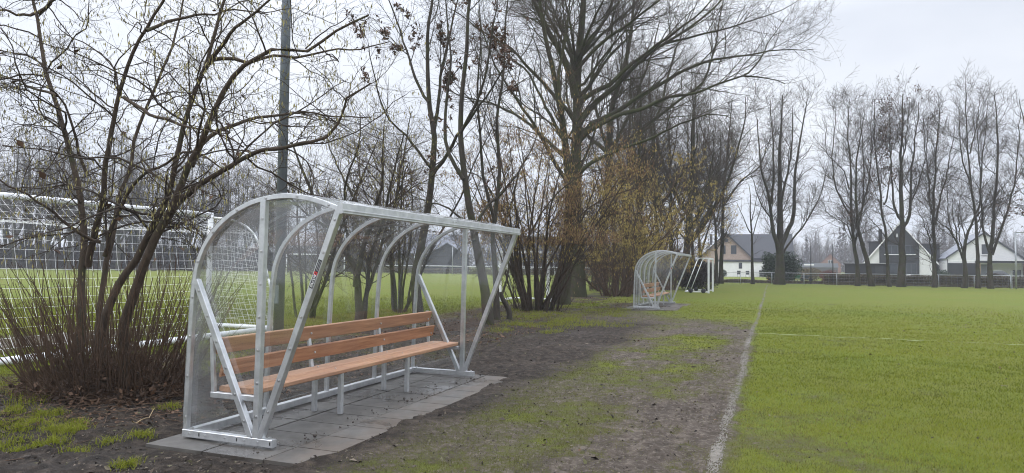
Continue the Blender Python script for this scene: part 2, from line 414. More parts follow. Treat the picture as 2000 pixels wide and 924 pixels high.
# ------------------------------------------------------------------ the ground
LINE_X = -0.39
def masks(X, Y):
    """bare soil 0..1, dark soil 0..1 at world X, Y"""
    n1 = fbm(X*.55, Y*.55, 4, 3); n2 = fbm(X*1.7, Y*1.7, 4, 11); n3 = fbm(X*6, Y*6, 3, 23)
    wob = (n1-.5)*1.1 + (n2-.5)*.5
    # worn strip between the touchline and the trees, fading out with distance
    strip = sm(-9.6, -8.8, X)*sm(-.12, -.52, X+(n3-.5)*.25)*sm(24., 18.5, Y+wob*5+(X+3)*.8)
    patch = np.clip(.70+(n1-.5)*.9+(n2-.5)*1.1+(n3-.5)*.7, 0, 1)
    green = sm(1.25, .3, np.abs(X+2.05+(n2-.5)*.8))*sm(13.5, 8.5, Y+wob*3)      # the grassy middle of the strip
    green = np.maximum(green, sm(1.1, .2, np.hypot((X+1.6)*.9, (Y-14.2)*.42)+(n2-.5)*.9)*.9)
    patch = patch*(1-.42*green)
    edge = sm(-1.05, -.6, X)*sm(-.25, -.5, X)*sm(18, 14, Y)
    patch = np.maximum(patch, edge*(.72+.5*(n2-.5)))
    bare = strip*patch
    # dark trodden soil round the shelter and along the trees
    dark = sm(-2.2, -3.3, X+wob*.9)*sm(21.5, 15.5, Y+wob*3)*sm(-8.6, -7.4, X)
    dark = np.maximum(dark, sm(1.15, .6, np.hypot((X+4.6)/1.6, (Y-25.5)/3.2)+wob*.4)*.75)
    dark = np.maximum(dark, sm(5.75, 4.9, Y+wob*.4)*sm(-3.4, -3.9, X)*sm(-9.5, -8.5, X))
    grassy = sm(.53, .66, n1+.45*(n2-.5))
    trees = sm(-4.6, -5.4, X+wob*.5)*sm(-9.8, -8.6, X+wob*.7)*sm(70, 60, Y)
    litter = trees*np.clip(.72+(n2-.5)*2.6-.5*grassy-.85*sm(9.5, 14, Y)*sm(-7.6, -6.3, X), 0, 1)
    bare = np.maximum(bare, dark*np.clip(1.05-.55*grassy*sm(-3.7, -4.6, X)*sm(5.2, 6.2, Y)+(n2-.5)*.3, 0, 1))
    bare = np.maximum(bare, litter)
    # worn goal mouth on the left field and a bit of wear everywhere
    bare = np.maximum(bare, sm(1.3, .4, np.hypot((X+12.6)/1.4, (Y-8.6)/3.4)+(n2-.5)*.7)*.75)
    bare = np.maximum(bare, sm(.56, .76, n2*.55+n1*.45)*(.30+.5*n3)*.55)
    bare = np.maximum(bare, sm(3.2, -.2, X)*sm(-.5, -.3, X)*sm(14, 5, Y)*np.clip(.08+(n2-.44)*1.0+(n3-.5)*.6, 0, .40))
    dk = np.clip(np.maximum(dark*1.2, litter)*(1-.35*sm(.45, .7, n2)*sm(-4.6, -3.6, X)), 0, 1)
    return np.clip(bare, 0, 1), dk
PADS = [(-4.80, -3.20, 4.26, 8.62), (-4.85, -2.95, 23.7, 28.4)]
def gz(X, Y):
    X = np.asarray(X, float); Y = np.asarray(Y, float)
    b, d = masks(X, Y)
    near = sm(34, 20, Y)*sm(-14, -10, X)
    z = near*((fbm(X*2.2, Y*2.2, 4, 5)-.5)*.05 + b*((fbm(X*5, Y*5, 3, 31)-.5)*.06+(fbm(X*12, Y*12, 3, 47)-.5)*.06) )
    for x0, x1, y0, y1 in PADS:      # slabs sit in the soil; soil is trodden over their front edge
        ins = sm(x0-.12, x0+.04, X)*sm(x1+.08, x1-.06, X)*sm(y0-.1, y0+.03, Y)*sm(y1+.1, y1-.03, Y)
        z = z*(1-.55*sm(x0-.6, x0, X)*sm(x1+.6, x1, X)*sm(y0-.5, y0, Y)*sm(y1+.5, y1, Y))
        over = sm(x1-.14, x1+.04, X+(fbm(X*2.5, Y*2.5, 4, 71)-.5)*.32)
        z = z*(1-ins*(1-over)) + ins*(over*(.026+(fbm(X*8, Y*8, 3, 31)-.45)*.045) - (1-over)*.03)
    return z
def spaced(a, b, d0, lo, hi, g):
    c = list(np.arange(a, b, d0)); s = d0
    x = c[-1]
    while x < hi: s *= g; x += s; c.append(x)
    s = d0; x = c[0]; left = []
    while x > lo: s *= g; x -= s; left.append(x)
    return np.array(left[::-1]+c)
gx = spaced(-7.6, 2.6, .042, -620, 480, 1.09); gy = spaced(3.2, 12.5, .042, -30, 470, 1.035)
GX, GY = np.meshgrid(gx, gy)
b_, d_ = masks(GX, GY)
GZ = gz(GX, GY)
nx, ny = len(gx), len(gy)
ii = (np.arange(ny-1)[:, None]*nx+np.arange(nx-1)[None]).reshape(-1)
quad = np.stack([ii, ii+1, ii+nx+1, ii+nx], 1)
def ground_mat():
    t = NT('turf_and_soil'); p = t.pos()
    bare, dk = t.attr('bare'), t.attr('dark')
    nf = t.noise(p, 55., 4, .75); nm = t.noise(p, 9., 5, .7); nl = t.noise(p, 1.2, 4, .6); nx_ = t.noise(p, .22, 4, .6)
    soil = t.ramp(nm, [(.30, (.040, .030, .023)), (.5, (.104, .083, .066)), (.70, (.185, .154, .126))])
    ps = t.vscale(p, (3.2, .55, 1)); nst = t.noise(ps, 1.6, 5, .65); ncl = t.noise(p, 26., 3, .7)
    soil = t.mix(t.mapr(nst, .38, .66, 0, .75), soil, (.055, .043, .034))
    soil = t.mix(t.mapr(ncl, .52, .66, 0, .55), soil, (.23, .195, .16))
    sdark = t.ramp(nm, [(.30, (.013, .010, .008)), (.5, (.036, .028, .022)), (.70, (.090, .070, .054))])
    soil = t.mix(dk, soil, sdark)
    soil = t.mix(t.mapr(nf, .56, .72, 0, .7), soil, (.04, .034, .028))
    g1 = t.ramp(nf, [(.3, (.062, .076, .010)), (.5, (.130, .150, .018)), (.72, (.19, .205, .032))])
    g1 = t.mix(t.mapr(nl, .35, .7, 0, .55), g1, (.155, .155, .032))
    g1 = t.mix(t.mapr(nx_, .38, .66, 0, .5), g1, (.110, .155, .016))
    g1 = t.mix(t.mapr(bare, .12, .5, 0, .75), g1, (.080, .080, .024))
    th = t.math('ADD', t.math('MULTIPLY', t.math('SUBTRACT', nf, .5), 1.3), t.math('MULTIPLY', t.math('SUBTRACT', nm, .5), 1.1))
    k = t.mapr(t.math('ADD', bare, t.math('MULTIPLY', th, 1.15)), .22, .74)
    col = t.mix(k, g1, soil)
    wet = t.mapr(t.noise(p, .9, 3), .5, .7)
    r = t.math('SUBTRACT', .92, t.math('MULTIPLY', t.math('MULTIPLY', wet, dk), .3))
    h = t.math('ADD', t.math('MULTIPLY', nf, .5), nm)
    return t.done(t.pr(col, r, 0, t.bump(h, 1.0, .055), .2))
ground = link('ground', np_mesh('ground', np.stack([GX, GY, GZ], -1), quad, 4, ground_mat(), True,
              {'bare': ('POINT', b_.ravel()), 'dark': ('POINT', d_.ravel())}))
tag(ground, 'muddy worn strip and green playing field turf', 'ground', kind='structure')

# chalk lines: worn strips of small flakes lying 4 mm above the soil
def chalk(name, label, p0, p1, width, keep, res, mat, seed):
    p0, p1 = np.array(p0), np.array(p1); L = np.linalg.norm(p1-p0); d = (p1-p0)/L; nrm = np.array([-d[1], d[0]])
    s = [0.]; 
    while s[-1] < L: s.append(s[-1]+res*(1+s[-1]*.05))
    s = np.array(s); wv = np.linspace(-width/2, width/2, 25)
    S, Wd = np.meshgrid(s, wv, indexing='ij')
    bend = (fbm(S*.16, S*0, 3, seed)-.5)*.14
    jx = (fbm(S*3, Wd*30+9, 2, seed+3)-.5)*.03
    X = p0[0]+d[0]*S+nrm[0]*(Wd+bend+jx); Y = p0[1]+d[1]*S+nrm[1]*(Wd+bend+jx)
    Z = gz(X, Y)+(.012 if width < .12 else .005)
    n, mm = S.shape
    i = (np.arange(n-1)[:, None]*mm+np.arange(mm-1)[None])
    q = np.stack([i, i+1, i+mm+1, i+mm], -1).reshape(-1, 4)
    cx, cw = S[:-1, :-1].ravel(), Wd[:-1, :-1].ravel()+width/48
    edge = 1-(np.abs(cw)/(width/2))**2.2
    ok = (edge*.75+(fbm(cx*1.3, cw*8, 3, seed+5)-.5)*1.2+(_hash(np.arange(len(cx)), np.zeros(len(cx)), seed)-.5)*.9) > keep
    me = np_mesh(name, np.stack([X, Y, Z], -1), q[ok], 4, mat)
    return tag(link(name, me), label, 'line', kind='structure')
CHALK = simple('chalk', (.145, .130, .108), .9, 0, .25, 30)
chalk('sideline', 'worn white chalk touchline running away beside the muddy strip', (LINE_X-.04, 3.4), (-.27, 61.), .14, .71, .014, CHALK, 5)
CHALK2 = simple('faded_chalk', (.185, .22, .08), .9, 0, .2, 30)
chalk('halfway_line', 'faint white halfway line crossing the green pitch', (LINE_X+.06, 16.45), (46, 16.75), .075, .16, .02, CHALK2, 15)

# ------------------------------------------------------------------ paving under the two shelters
def paving_mat():
    t = NT('wet_concrete_slab'); p = t.pos(); n = t.noise(p, 5., 5, .7); n2 = t.noise(p, 40., 3, .7); n3 = t.noise(p, 1.4, 3)
    col = t.ramp(n, [(.3, (.060, .055, .049)), (.7, (.125, .116, .104))])
    col = t.mix(t.mapr(n3, .45, .65, 0, .55), col, (.045, .037, .031))
    col = t.mix(t.mapr(n2, .62, .75, 0, .6), col, (.05, .042, .035))
    sx = t.n('ShaderNodeSeparateXYZ', Vector=p).outputs[0]; nb = t.noise(t.vscale(p, (1.6, .8, 1)), 1.7, 6, .7)
    mud = t.math('ADD', nb, t.math('MULTIPLY', t.math('ADD', sx, 3.85), .34))
    col = t.mix(t.mapr(mud, .56, .74, 0, .85), col, (.105, .085, .068))
    return t.done(t.pr(col, t.mapr(n3, .38, .66, .55, .22), 0, t.bump(n2, .15, .004), .5))
PAVE = paving_mat()
def paving(x0, x1, y0, y1, label):
    b = MB(); sx, sy = .6, .4; i = 0
    x = x0
    while x < x1-.05:
        y = y0
        while y < y1-.05:
            dz = .002*math.sin(i*12.9); i += 1
            b.box(x+.007, min(x+sx, x1)-.007, y+.007, min(y+sy, y1)-.007, -.06, .001+dz)
            y += sy
        x += sx
    o = b.build('paving', PAVE); tag(o, label, 'paving', kind='structure')
paving(*PADS[0], 'wet grey concrete slabs under the near shelter')
paving(*PADS[1], 'grey concrete slabs under the far shelter')

# ------------------------------------------------------------------ team shelter (dug-out)
OX, OY = -3.78, 4.53      # foot of the front corner
prof_px = [(-4.640, .07), (-4.625, .72), (-4.590, 1.33), (-4.52, 1.575), (-4.39, 1.755), (-4.225, 1.885), (-4.03, 1.975), (-3.86, 2.015), (-3.69, 2.032), (-3.52, 2.022), (-3.36, 1.990), (-3.235, 1.950), (-3.16, 1.925)]
PROF = resample(np.array(prof_px), 40)
LEN = 3.86
def shelter(label, loc, rz):
    root = empty('team_shelter', loc, label, 'dugout', 'clear team shelters beside the pitch', rz)
    lx = lambda X: X-OX
    prof = [(lx(x), z) for x, z in PROF]
    def P3(y): return [(x, y, z) for x, z in prof]
    M2 = [ALU, BOLT]
    for y in (0, LEN):
        b = MB(); b.beam((lx(-4.66), y, .047), (.06, y, .047), .06, .062, (0, 1, 0))
        sgn = -1 if y == 0 else 1
        for x in (-.8, -.63, -.42, -.22, -.08): b.bolt((x, y+sgn*.030, .05), (0, sgn, 0), .006)
        if y == 0:
            for x in (-.70, -.30, .035): b.box(x, x+.012, y-.0312, y-.0298, .035, .062, 2)
        b.beam((-.80, y, .017), (-.74, y, .017), .05, .012, mi=2)
        b.cyl((.015, y, .076), (.015, y, .094), .016, .014, 6, 1); b.cyl((-.80, y, .076), (-.80, y, .094), .016, .014, 6, 1)
        b.build('base_beam', M2+[BLACKM], root)
    b = MB(); b.beam((lx(-4.63), .032, .047), (lx(-4.63), LEN-.032, .047), .06, .062, (1, 0, 0)); b.build('base_beam', M2, root)
    for k in range(5):
        y = LEN*k/4; end = k in (0, 4); b = MB()
        b.path([(x, yy, z) for x, yy, z in P3(y)], .042, .040)
        if end:
            sgn = -1 if k == 0 else 1
            for q in range(2, 40, 4): b.bolt((prof[q][0], y+sgn*.021, prof[q][1]), (0, sgn, 0))
        b.build('arch_rib', M2, root)
    for s_, y in ((-1, -.001), (1, LEN+.001)):
        foot_, top = np.array((-.075, y, .078)), np.array((lx(-3.135), y, 1.925))
        b = MB(); b.beam(foot_, top, .054, .054, (0, 1, 0))
        for q in np.linspace(.12, .95, 7): b.bolt(foot_+(top-foot_)*q+np.array((0, s_*.027, 0)), (0, s_, 0))
        st = b.build('front_strut', M2, root)
        if s_ == -1: sticker(st, foot_, top, y-.0273)
        b = MB(); b.beam((lx(-3.895), y, .078), (lx(-3.875), y, 2.0), .05, .055, (0, 1, 0))
        for q in np.linspace(.25, 1.85, 7): b.bolt((lx(-3.89)+.015*q/2, y+s_*.025, q), (0, s_, 0))
        b.build('post', M2, root)
        b = MB(); b.beam((lx(-3.945), y, .078), (lx(-4.575), y, 1.335), .05, .055, (0, 1, 0))
        for q in np.linspace(.1, .93, 6): b.bolt((lx(-3.945)-.63*q, y+s_*.025, .078+1.257*q), (0, s_, 0))
        b.build('brace', M2, root)
        # flat end panel
        poly = [(x, z) for x, z in prof[:39]]+[(lx(-3.20), 1.80), (-.115, .085)]
        b = MB(); yy = y+s_*-.034; b.prism(poly, yy-.002, yy+.002); b.m[-1 if s_ == -1 else -2] = 1
        b.build('side_panel', [CLEAR, CLEAR_IN], root)
    b = MB(); xt = lx(-3.12)
    b.beam((xt, -.03, 1.922), (xt, LEN+.03, 1.922), .050, .085, (1, 0, 0)); b.beam((xt+.028, -.03, 1.905), (xt+.028, LEN+.03, 1.905), .008, .012, (1, 0, 0))
    for q in (1.9, 1.97): b.bolt((xt+.026, q, 1.935), (1, 0, 0), .006)
    b.build('front_beam', M2, root)
    # curved sheet over the ribs
    n = 40; Pp = np.array(prof); T = np.gradient(Pp, axis=0); T /= np.linalg.norm(T, axis=1, keepdims=True); Nn = np.stack([-T[:, 1], T[:, 0]], 1)
    vs, fs = [], []
    ys = np.linspace(-.02, LEN+.02, 6)
    for off in (.023, .027):
        for i in range(n):
            for y in ys: vs.append((Pp[i, 0]+Nn[i, 0]*off, y, Pp[i, 1]+Nn[i, 1]*off))
    ly = len(ys); N1 = n*ly
    for i in range(n-1):
        for j in range(ly-1):
            a = i*ly+j; fs.append((a, a+1, a+ly+1, a+ly)); fs.append((N1+a, N1+a+ly, N1+a+ly+1, N1+a+1))
    for i in range(n-1):
        for j in (0, ly-1): a = i*ly+j; fs.append((a, a+ly, N1+a+ly, N1+a))
    for j in range(ly-1):
        for i in (0, n-1): a = i*ly+j; fs.append((a, a+1, N1+a+1, N1+a))
    b = MB(); b.raw(vs, fs)
    for i in range(0, 2*(n-1)*(ly-1), 2): b.m[i] = 1
    b.build('curved_panel', [CLEAR, CLEAR_IN], root, True)
    # bench
    y0, y1 = .06, LEN+.02
    for x in (lx(-4.265), lx(-4.055)):
        b = MB(); b.beam((x, y0, .428), (x, y1, .428), .182, .044, (1, 0, 0), .008)
        for y in (.12, 1.27, 2.57, LEN-.12): b.bolt((x, y, .450), (0, 0, 1), .007)
        b.build('seat_plank', [WOOD, BOLT], root)
    for z, x in ((.598, lx(-4.325)), (.785, lx(-4.372))):
        b = MB(); b.beam((x, y0-.01, z), (x, y1-.05, z), .03, .142, (1, 0, -.25), .007)
        for y in (.02+.04, 1.27, 2.57, LEN-.12):
            for dz in ((-.03, .03) if y < .2 or y > 3 else (0,)): b.bolt((x+.016-dz*.25, y, z+dz), (1, 0, .25), .009)
        b.build('back_plank', [WOOD, BOLT], root)
    for y in (.03, LEN-.03):
        b = MB(); b.beam((lx(-4.40), y, .382), (lx(-3.93), y, .382), .045, .046, (0, 1, 0)); b.beam((lx(-4.385), y, .40), (lx(-4.415), y, .86), .035, .035, (0, 1, 0))
        b.build('seat_bracket', M2, root)
    for y in (1.27, 2.57):
        b = MB(); b.beam((lx(-3.99), y, .012), (lx(-3.99), y, .405), .045, .045, (0, 1, 0)); b.build('bench_leg', M2, root)
        b = MB(); b.beam((lx(-4.30), y, .012), (lx(-4.30), y, .41), .045, .045, (0, 1, 0)); b.beam((lx(-4.335), y, .40), (lx(-4.40), y, .83), .04, .03, (0, 1, 0)); b.build('bench_leg', M2, root)
        b = MB(); b.beam((lx(-4.33), y, .392), (lx(-3.97), y, .392), .04, .026, (0, 1, 0)); b.build('seat_support', M2, root)
    return root
STK_RED = simple('sticker_red', (.55, .03, .03), .4, 0, .05); STK_BLK = simple('sticker_black', (.012, .012, .014), .35, 0, .05); STK_WHT = simple('sticker_white', (.82, .82, .82), .4, 0, .03); STK_GRY = simple('sticker_grey', (.30, .30, .31), .4, 0, .05)
def sticker(parent, foot_, top, y):
    t = top-foot_; L = np.linalg.norm(t); t /= L; nrm = np.array((0, -1., 0)); up = np.cross(nrm, t)*.87; L0 = L; t0 = t; t = t*.87   # reads upwards along the strut
    c0 = foot_+t0*L*.66; ln, hw = .275, .020
    def q(a0, a1, b0, b1, off, mi, bb):
        pts = [c0+t*a+up*b_+np.array((0, -off, 0)) for a, b_ in ((a0, b0), (a1, b0), (a1, b1), (a0, b1))]
        for p in pts: p[1] += y-c0[1]
        bb.raw(pts, [(0, 1, 2, 3)], mi)
    b = MB(); q(0, ln, -hw, hw, .0006, 0, b); q(.128, .158, -hw*.8, hw*.85, .0012, 1, b); q(.136, .150, -hw*.3, hw*.2, .0018, 0, b)
    import bmesh
    def text(s, a, bv, size, mi):
        cu = bpy.data.curves.new('lettering', 'FONT'); cu.body = s; cu.size = size; cu.shear = .1; cu.offset = .0006
        tmp = bpy.data.objects.new('lettering', cu); COL.objects.link(tmp); bpy.context.view_layer.update()
        me = bpy.data.meshes.new_from_object(tmp.evaluated_get(bpy.context.evaluated_depsgraph_get()))
        pts = [c0+t*(a+v.co.x)+up*(bv+v.co.y)+np.array((0, y-c0[1]-.0013, 0)) for v in me.vertices]
        b.raw(pts, [tuple(p.vertices) for p in me.polygons], mi)
        bpy.data.objects.remove(tmp); bpy.data.curves.remove(cu); bpy.data.meshes.remove(me)
    text('BACOR', .008, -.013, .037, 2)
    rs = random.Random(4)
    for row, (bv, hh) in enumerate(((.002, .011), (-.013, .008))):      # two rows of small print too worn to read
        a = .168
        while a < .262:
            wd = rs.uniform(.003, .008); q(a, a+wd, bv, bv+hh*rs.uniform(.75, 1), .0012, 3, b); a += wd+rs.uniform(.0015, .003)
    b.build('sticker', [STK_BLK, STK_RED, STK_WHT, STK_GRY], parent)
sh1 = shelter('large clear curved shelter with wooden bench nearest the camera', (OX, OY, 0), math.radians(-.6))
sh2 = copy_tree(sh1); sh2.location = (-3.66, 24.25, .0); sh2.rotation_euler = (0, 0, math.radians(-.4))
sh2['label'] = 'small distant clear shelter further down the touchline beside the catkin bush'

# ------------------------------------------------------------------ goals
def net_sheet(tb, A, B, C_, D, nu, nv, sag, rng, r=.0026, sdir=(0, 0, -1)):
    """square-mesh netting over the bilinear patch A-B (top) / D-C (bottom)"""
    A, B, C_, D = [np.array(p, float) for p in (A, B, C_, D)]; sdir = np.array(sdir, float)
    ph = rng.uniform(0, 6.28, 4)
    def p(u, v):
        u, v = np.broadcast_arrays(np.asarray(u, float), np.asarray(v, float)); u_, v_ = u[..., None], v[..., None]
        q = (A*(1-u_)+B*u_)*(1-v_)+(D*(1-u_)+C_*u_)*v_
        s = sag*np.sin(np.pi*np.clip(u, 0, 1))**.7*np.sin(np.pi*np.clip(v, 0, 1))
        w_ = .02*np.sin(9*u+ph[0])*np.sin(7*v+ph[1])+.012*np.sin(23*u+ph[2]+5*v)
        return q+(s+w_*np.sin(np.pi*v))[..., None]*sdir
    vv = np.linspace(0, 1, 24); uu = np.linspace(0, 1, 40)
    for u in np.linspace(0, 1, nu+1): tb.add(p(u, vv), np.full(24, r))
    for v in np.linspace(0, 1, nv+1): tb.add(p(uu, v), np.full(40, r))
rg = np.random.default_rng(3)
gr = empty('football_goal', (-11.2, 8.6, 0), 'full size white goal with net behind the near hazel bush', 'goal')
def gp(x, y, z): return (x+11.2, y-8.6, z)
GF, GB, Y0, Y1 = -12.0, -10.0, 4.95, 12.25
for y in (Y0, Y1):
    b = MB(); b.cyl(gp(GF, y, -.05), gp(GF, y, 2.56), .058, k=16); b.build('post', WHITE, gr, True)
    b = MB(); b.cyl(gp(GF, y, .055), gp(GB, y, .055), .05, k=14); b.build('side_bar', WHITE, gr, True)
    st = resample(np.array([gp(GF, y, 2.5), gp(-11.3, y, 2.42), gp(-10.75, y, 2.12), gp(-10.45, y, 1.5), gp(-10.22, y, .8), gp(GB, y, .1)]), 14)
    b = MB(); b.tube(list(st), .022); b.build('net_stay', WHITE, gr, True)
b = MB(); b.cyl(gp(GF, Y0-.05, 2.56), gp(GF, Y1+.05, 2.56), .052, k=16); b.build('crossbar', WHITE, gr, True)
b = MB(); b.cyl(gp(GB, Y0-.04, .07), gp(GB, Y1+.04, .07), .062, k=14); b.build('ground_bar', WHITE, gr, True)
tb = Tubes()
net_sheet(tb, gp(GF, Y0, 2.53), gp(GF, Y1, 2.53), gp(-10.7, Y1, 2.10), gp(-10.7, Y0, 2.10), 46, 8, .22, rg)
net_sheet(tb, gp(-10.7, Y0, 2.10), gp(-10.7, Y1, 2.10), gp(GB, Y1, .1), gp(GB, Y0, .1), 46, 14, .16, rg, sdir=(-1, 0, -.3))
for y in (Y0, Y1):
    net_sheet(tb, gp(GF, y, 2.5), gp(-10.75, y, 2.1), gp(GB, y, .1), gp(GF, y, .1), 15, 19, .1, rg, sdir=(0, 1 if y == Y0 else -1, 0))
link('net', tb.mesh('net', NETM), gr)['kind'] = 'stuff'

def small_goal(label, loc, rz, wdt=3.0, h=2.0, dep=1.1, group=None, wheels=True):
    """portable goal: mouth in the local YZ plane at x=0, frame leaning back to x=-dep"""
    r = empty('training_goal', loc, label, 'goal', group, rz)
    for y in (0, wdt):
        b = MB(); b.box(-.05, .05, y-.05, y+.05, 0, h); b.build('post', WHITE, r)
        b = MB(); b.tube([(0, y, h-.03), (-.48, y, h-.03), (-.56, y, h-.07), (-.62, y, h-.16), (-dep-.18, y, .09)], .024); b.build('back_stay', WHITE, r, True)
        b = MB(); b.box(-dep-.2, .05, y-.035, y+.035, .04, .11); bb = b.build('base_bar', WHITE, r)
        if wheels:
            for x in (-dep+.12, -.28):
                c = MB(); c.cyl((x, y-.06, .13), (x, y+.06, .13), .13, k=16); c.build('wheel', BLACKM, r, True)
    b = MB(); b.box(-.05, .05, .05, wdt-.05, h-.1, h); b.build('crossbar', WHITE, r)
    b = MB(); b.cyl((-dep-.18, 0, .08), (-dep-.18, wdt, .08), .035); b.build('ground_bar', WHITE, r, True)
    return r
p = foot(1384, 38.6); small_goal('white portable goal with black wheels behind the far shelter', (p[0], p[1], 0), 0.0)
p = foot(990, 27.5); small_goal('white training goal half hidden behind the multi stemmed bush', (p[0]-.3, p[1], 0), math.radians(-88), 2.0, 2.05, 1.4, None, False)
# far goal on the left field, seen through the shelter
p = foot(559, 82); q = foot(672, 82)
fg = empty('football_goal', p, 'distant white goal at the far edge of the left field', 'goal')
d = q-p
for k in (0, 1):
    b = MB(); b.cyl(d*k, d*k+np.array((0, 0, 2.44)), .075, k=10); b.build('post', WHITE, fg, True)
b = MB(); b.cyl(np.array((0, 0, 2.44)), d+np.array((0, 0, 2.44)), .075, k=10); b.build('crossbar', WHITE, fg, True)
n_ = np.array((-d[1], d[0], 0))/np.linalg.norm(d)*1.6
tb = Tubes(); net_sheet(tb, (0, 0, 2.4), d+np.array((0, 0, 2.4)), d+n_+np.array((0, 0, .05)), n_+np.array((0, 0, .05)), 40, 18, .1, rg, .003)
link('net', tb.mesh('net', NETM), fg)['kind'] = 'stuff'

# ------------------------------------------------------------------ floodlight pole
p = foot(543.5, 13.3)
fp = empty('floodlight_pole', p, 'tall grey steel floodlight pole behind the near shelter', 'pole')
b = MB(); b.cyl((0, 0, -.1), (0, 0, 15.5), .100, .07, 20)
b.build('mast', POLEM, fp, True)
b = MB(); b.box(-.9, .9, -.04, .04, 15.4, 15.5); b.build('cross_arm', POLEM, fp)
for x in (-.6, .6):
    b = MB(); b.box(x-.25, x+.25, -.3, .3, 15.55, 15.8); b.build('lamp_head', POLEM, fp)
b = MB(); b.box(-.07, .07, -.135, -.105, .7, 1.05); b.build('access_hatch', POLEM, fp)

# ------------------------------------------------------------------ houses
def brick(name, c1, c2, mortar, scale):
    t = NT(name); o = t.obj(); br = t.n('ShaderNodeTexBrick', Scale=scale, Color1=(*c1, 1), Color2=(*c2, 1), Mortar=(*mortar, 1))
    br.inputs['Mortar Size'].default_value = .018
    mp_ = t.t.nodes.new('ShaderNodeMapping'); mp_.inputs['Rotation'].default_value = (math.pi/2, 0, 0); t.t.links.new(o, mp_.inputs[0]); t.t.links.new(mp_.outputs[0], br.inputs['Vector'])
    n = t.noise(o, 1.3, 4); return t.done(t.pr(t.mix(t.mapr(n, .3, .7, 0, .35), br.outputs[0], tuple(c*.75 for c in c1)), .85))
def tiles(name, c, c2):
    t = NT(name); o = t.obj(); wv = t.n('ShaderNodeTexWave', Scale=3.2, bands_direction='X'); t.set(wv, 'Vector', o)
    wz = t.n('ShaderNodeTexWave', Scale=3.0, bands_direction='Z'); t.set(wz, 'Vector', o)
    k = t.math('MULTIPLY', wv.outputs[1], wz.outputs[1]); n = t.noise(o, 2., 4)
    col = t.mix(t.mapr(n, .3, .7, 0, .5), t.ramp(k, [(.0, c), (.7, c2)]), c)
    return t.done(t.pr(col, .55, 0, t.bump(k, .5, .05), .4))
BRICK_P = brick('pink_brick', (.40, .30, .235), (.33, .245, .19), (.42, .37, .31), 2.4)
BRICK_W = brick('white_brick', (.70, .70, .69), (.64, .64, .64), (.56, .56, .56), 2.2)
BRICK_D = brick('dark_brick', (.085, .08, .082), (.06, .057, .06), (.1, .1, .1), 2.4)
BRICK_R = brick('red_brick', (.24, .11, .075), (.19, .085, .06), (.3, .26, .22), 2.4)
ROOF_D = tiles('dark_roof_tile', (.016, .017, .022), (.046, .048, .058)); ROOF_G = tiles('grey_roof_tile', (.16, .17, .20), (.25, .26, .30)); ROOF_R = tiles('red_roof_tile', (.12, .06, .045), (.2, .1, .075))
DARK = simple('anthracite_cladding', (.014, .015, .018), .6, 0, .2, 3); DARK2 = simple('black_timber', (.007, .007, .009), .7, 0, .25, 4)
WTRIM = simple('white_trim', (.80, .80, .80), .5, 0, .04); GTRIM = simple('grey_trim', (.05, .053, .062), .5, 0, .1)
GLASS = simple('window_glass', (.03, .036, .042), .08, 0, .3, .8, spec=.8); CURT = simple('pale_blind', (.35, .35, .34), .7)
def frame_at(u, z, rz=0.0):
    p = foot(u, z); return p, PSI-math.atan((u-1000)/F)+rz
def win(parent, x0, x1, z0, z1, y, fmat, sill=True, name='window', sillmat=None):
    b = MB(); t = .07
    b.box(x0, x1, y-.05, y+.02, z0, z0+t); b.box(x0, x1, y-.05, y+.02, z1-t, z1); b.box(x0, x0+t, y-.05, y+.02, z0+t, z1-t); b.box(x1-t, x1, y-.05, y+.02, z0+t, z1-t)
    if x1-x0 > 1.1: xm = (x0+x1)/2; b.box(xm-.03, xm+.03, y-.045, y+.02, z0+t, z1-t)
    f = b.build(name, fmat, parent)
    b = MB(); b.box(x0+t, x1-t, y-.015, y+.015, z0+t, z1-t); b.build('pane', GLASS, f)
    if sill: b = MB(); b.box(x0-.08, x1+.08, y-.13, y+.0, z0-.09, z0-.003); b.build('sill', sillmat or WTRIM, f)
    return f
def gable_roof(b, xl, xr, ze, zr, y0, y1, th=.16, ov=.3, xm=None, mi=0):
    xm = (xl+xr)/2 if xm is None else xm
    for xe in (xl, xr):
        s = math.copysign(1, xe-xm); sl = (zr-ze)/abs(xe-xm); xo = xe+s*ov; zo = ze-sl*ov
        b.prism([(xm, zr+.004), (xo, zo+.004), (xo, zo+th), (xm, zr+th)], y0, y1, mi)

# house A: pink brick gable, long dark roof, white garage
p, rz = frame_at(1418, 110); hA = empty('house', p, 'pink brick gabled house with long dark tiled roof and white garage wall', 'house', None, rz)
b = MB(); b.prism([(-3.9, 0), (3.9, 0), (3.9, 3.1), (0, 6.85), (-3.9, 3.1)], 0, 9); b.build('brick_wall', BRICK_P, hA)
b = MB(); gable_roof(b, -3.9, 3.9, 3.0, 6.85, -.35, 9.2, .2, .7); b.build('roof', ROOF_D, hA)
b = MB(); gable_roof(b, -3.9, 3.9, 2.93, 6.78, -.40, -.352, .26, .7); b.build('barge_board', GTRIM, hA)
b = MB(); b.prism([(3.92, 0), (9.9, 0), (9.9, 2.75), (3.92, 2.75)], 1.2, 8.8); b.build('side_wing', BRICK_D, hA)
b = MB(); b.raw([(0.4, 5, 6.75), (10.3, 5, 6.75), (10.3, .6, 2.72), (0.4, .6, 2.72), (0.4, 5, 6.95), (10.3, 5, 6.95), (10.3, .6, 2.92), (0.4, .6, 2.92)], [(0,1,2,3),(7,6,5,4),(0,4,5,1),(1,5,6,2),(2,6,7,3),(3,7,4,0)])
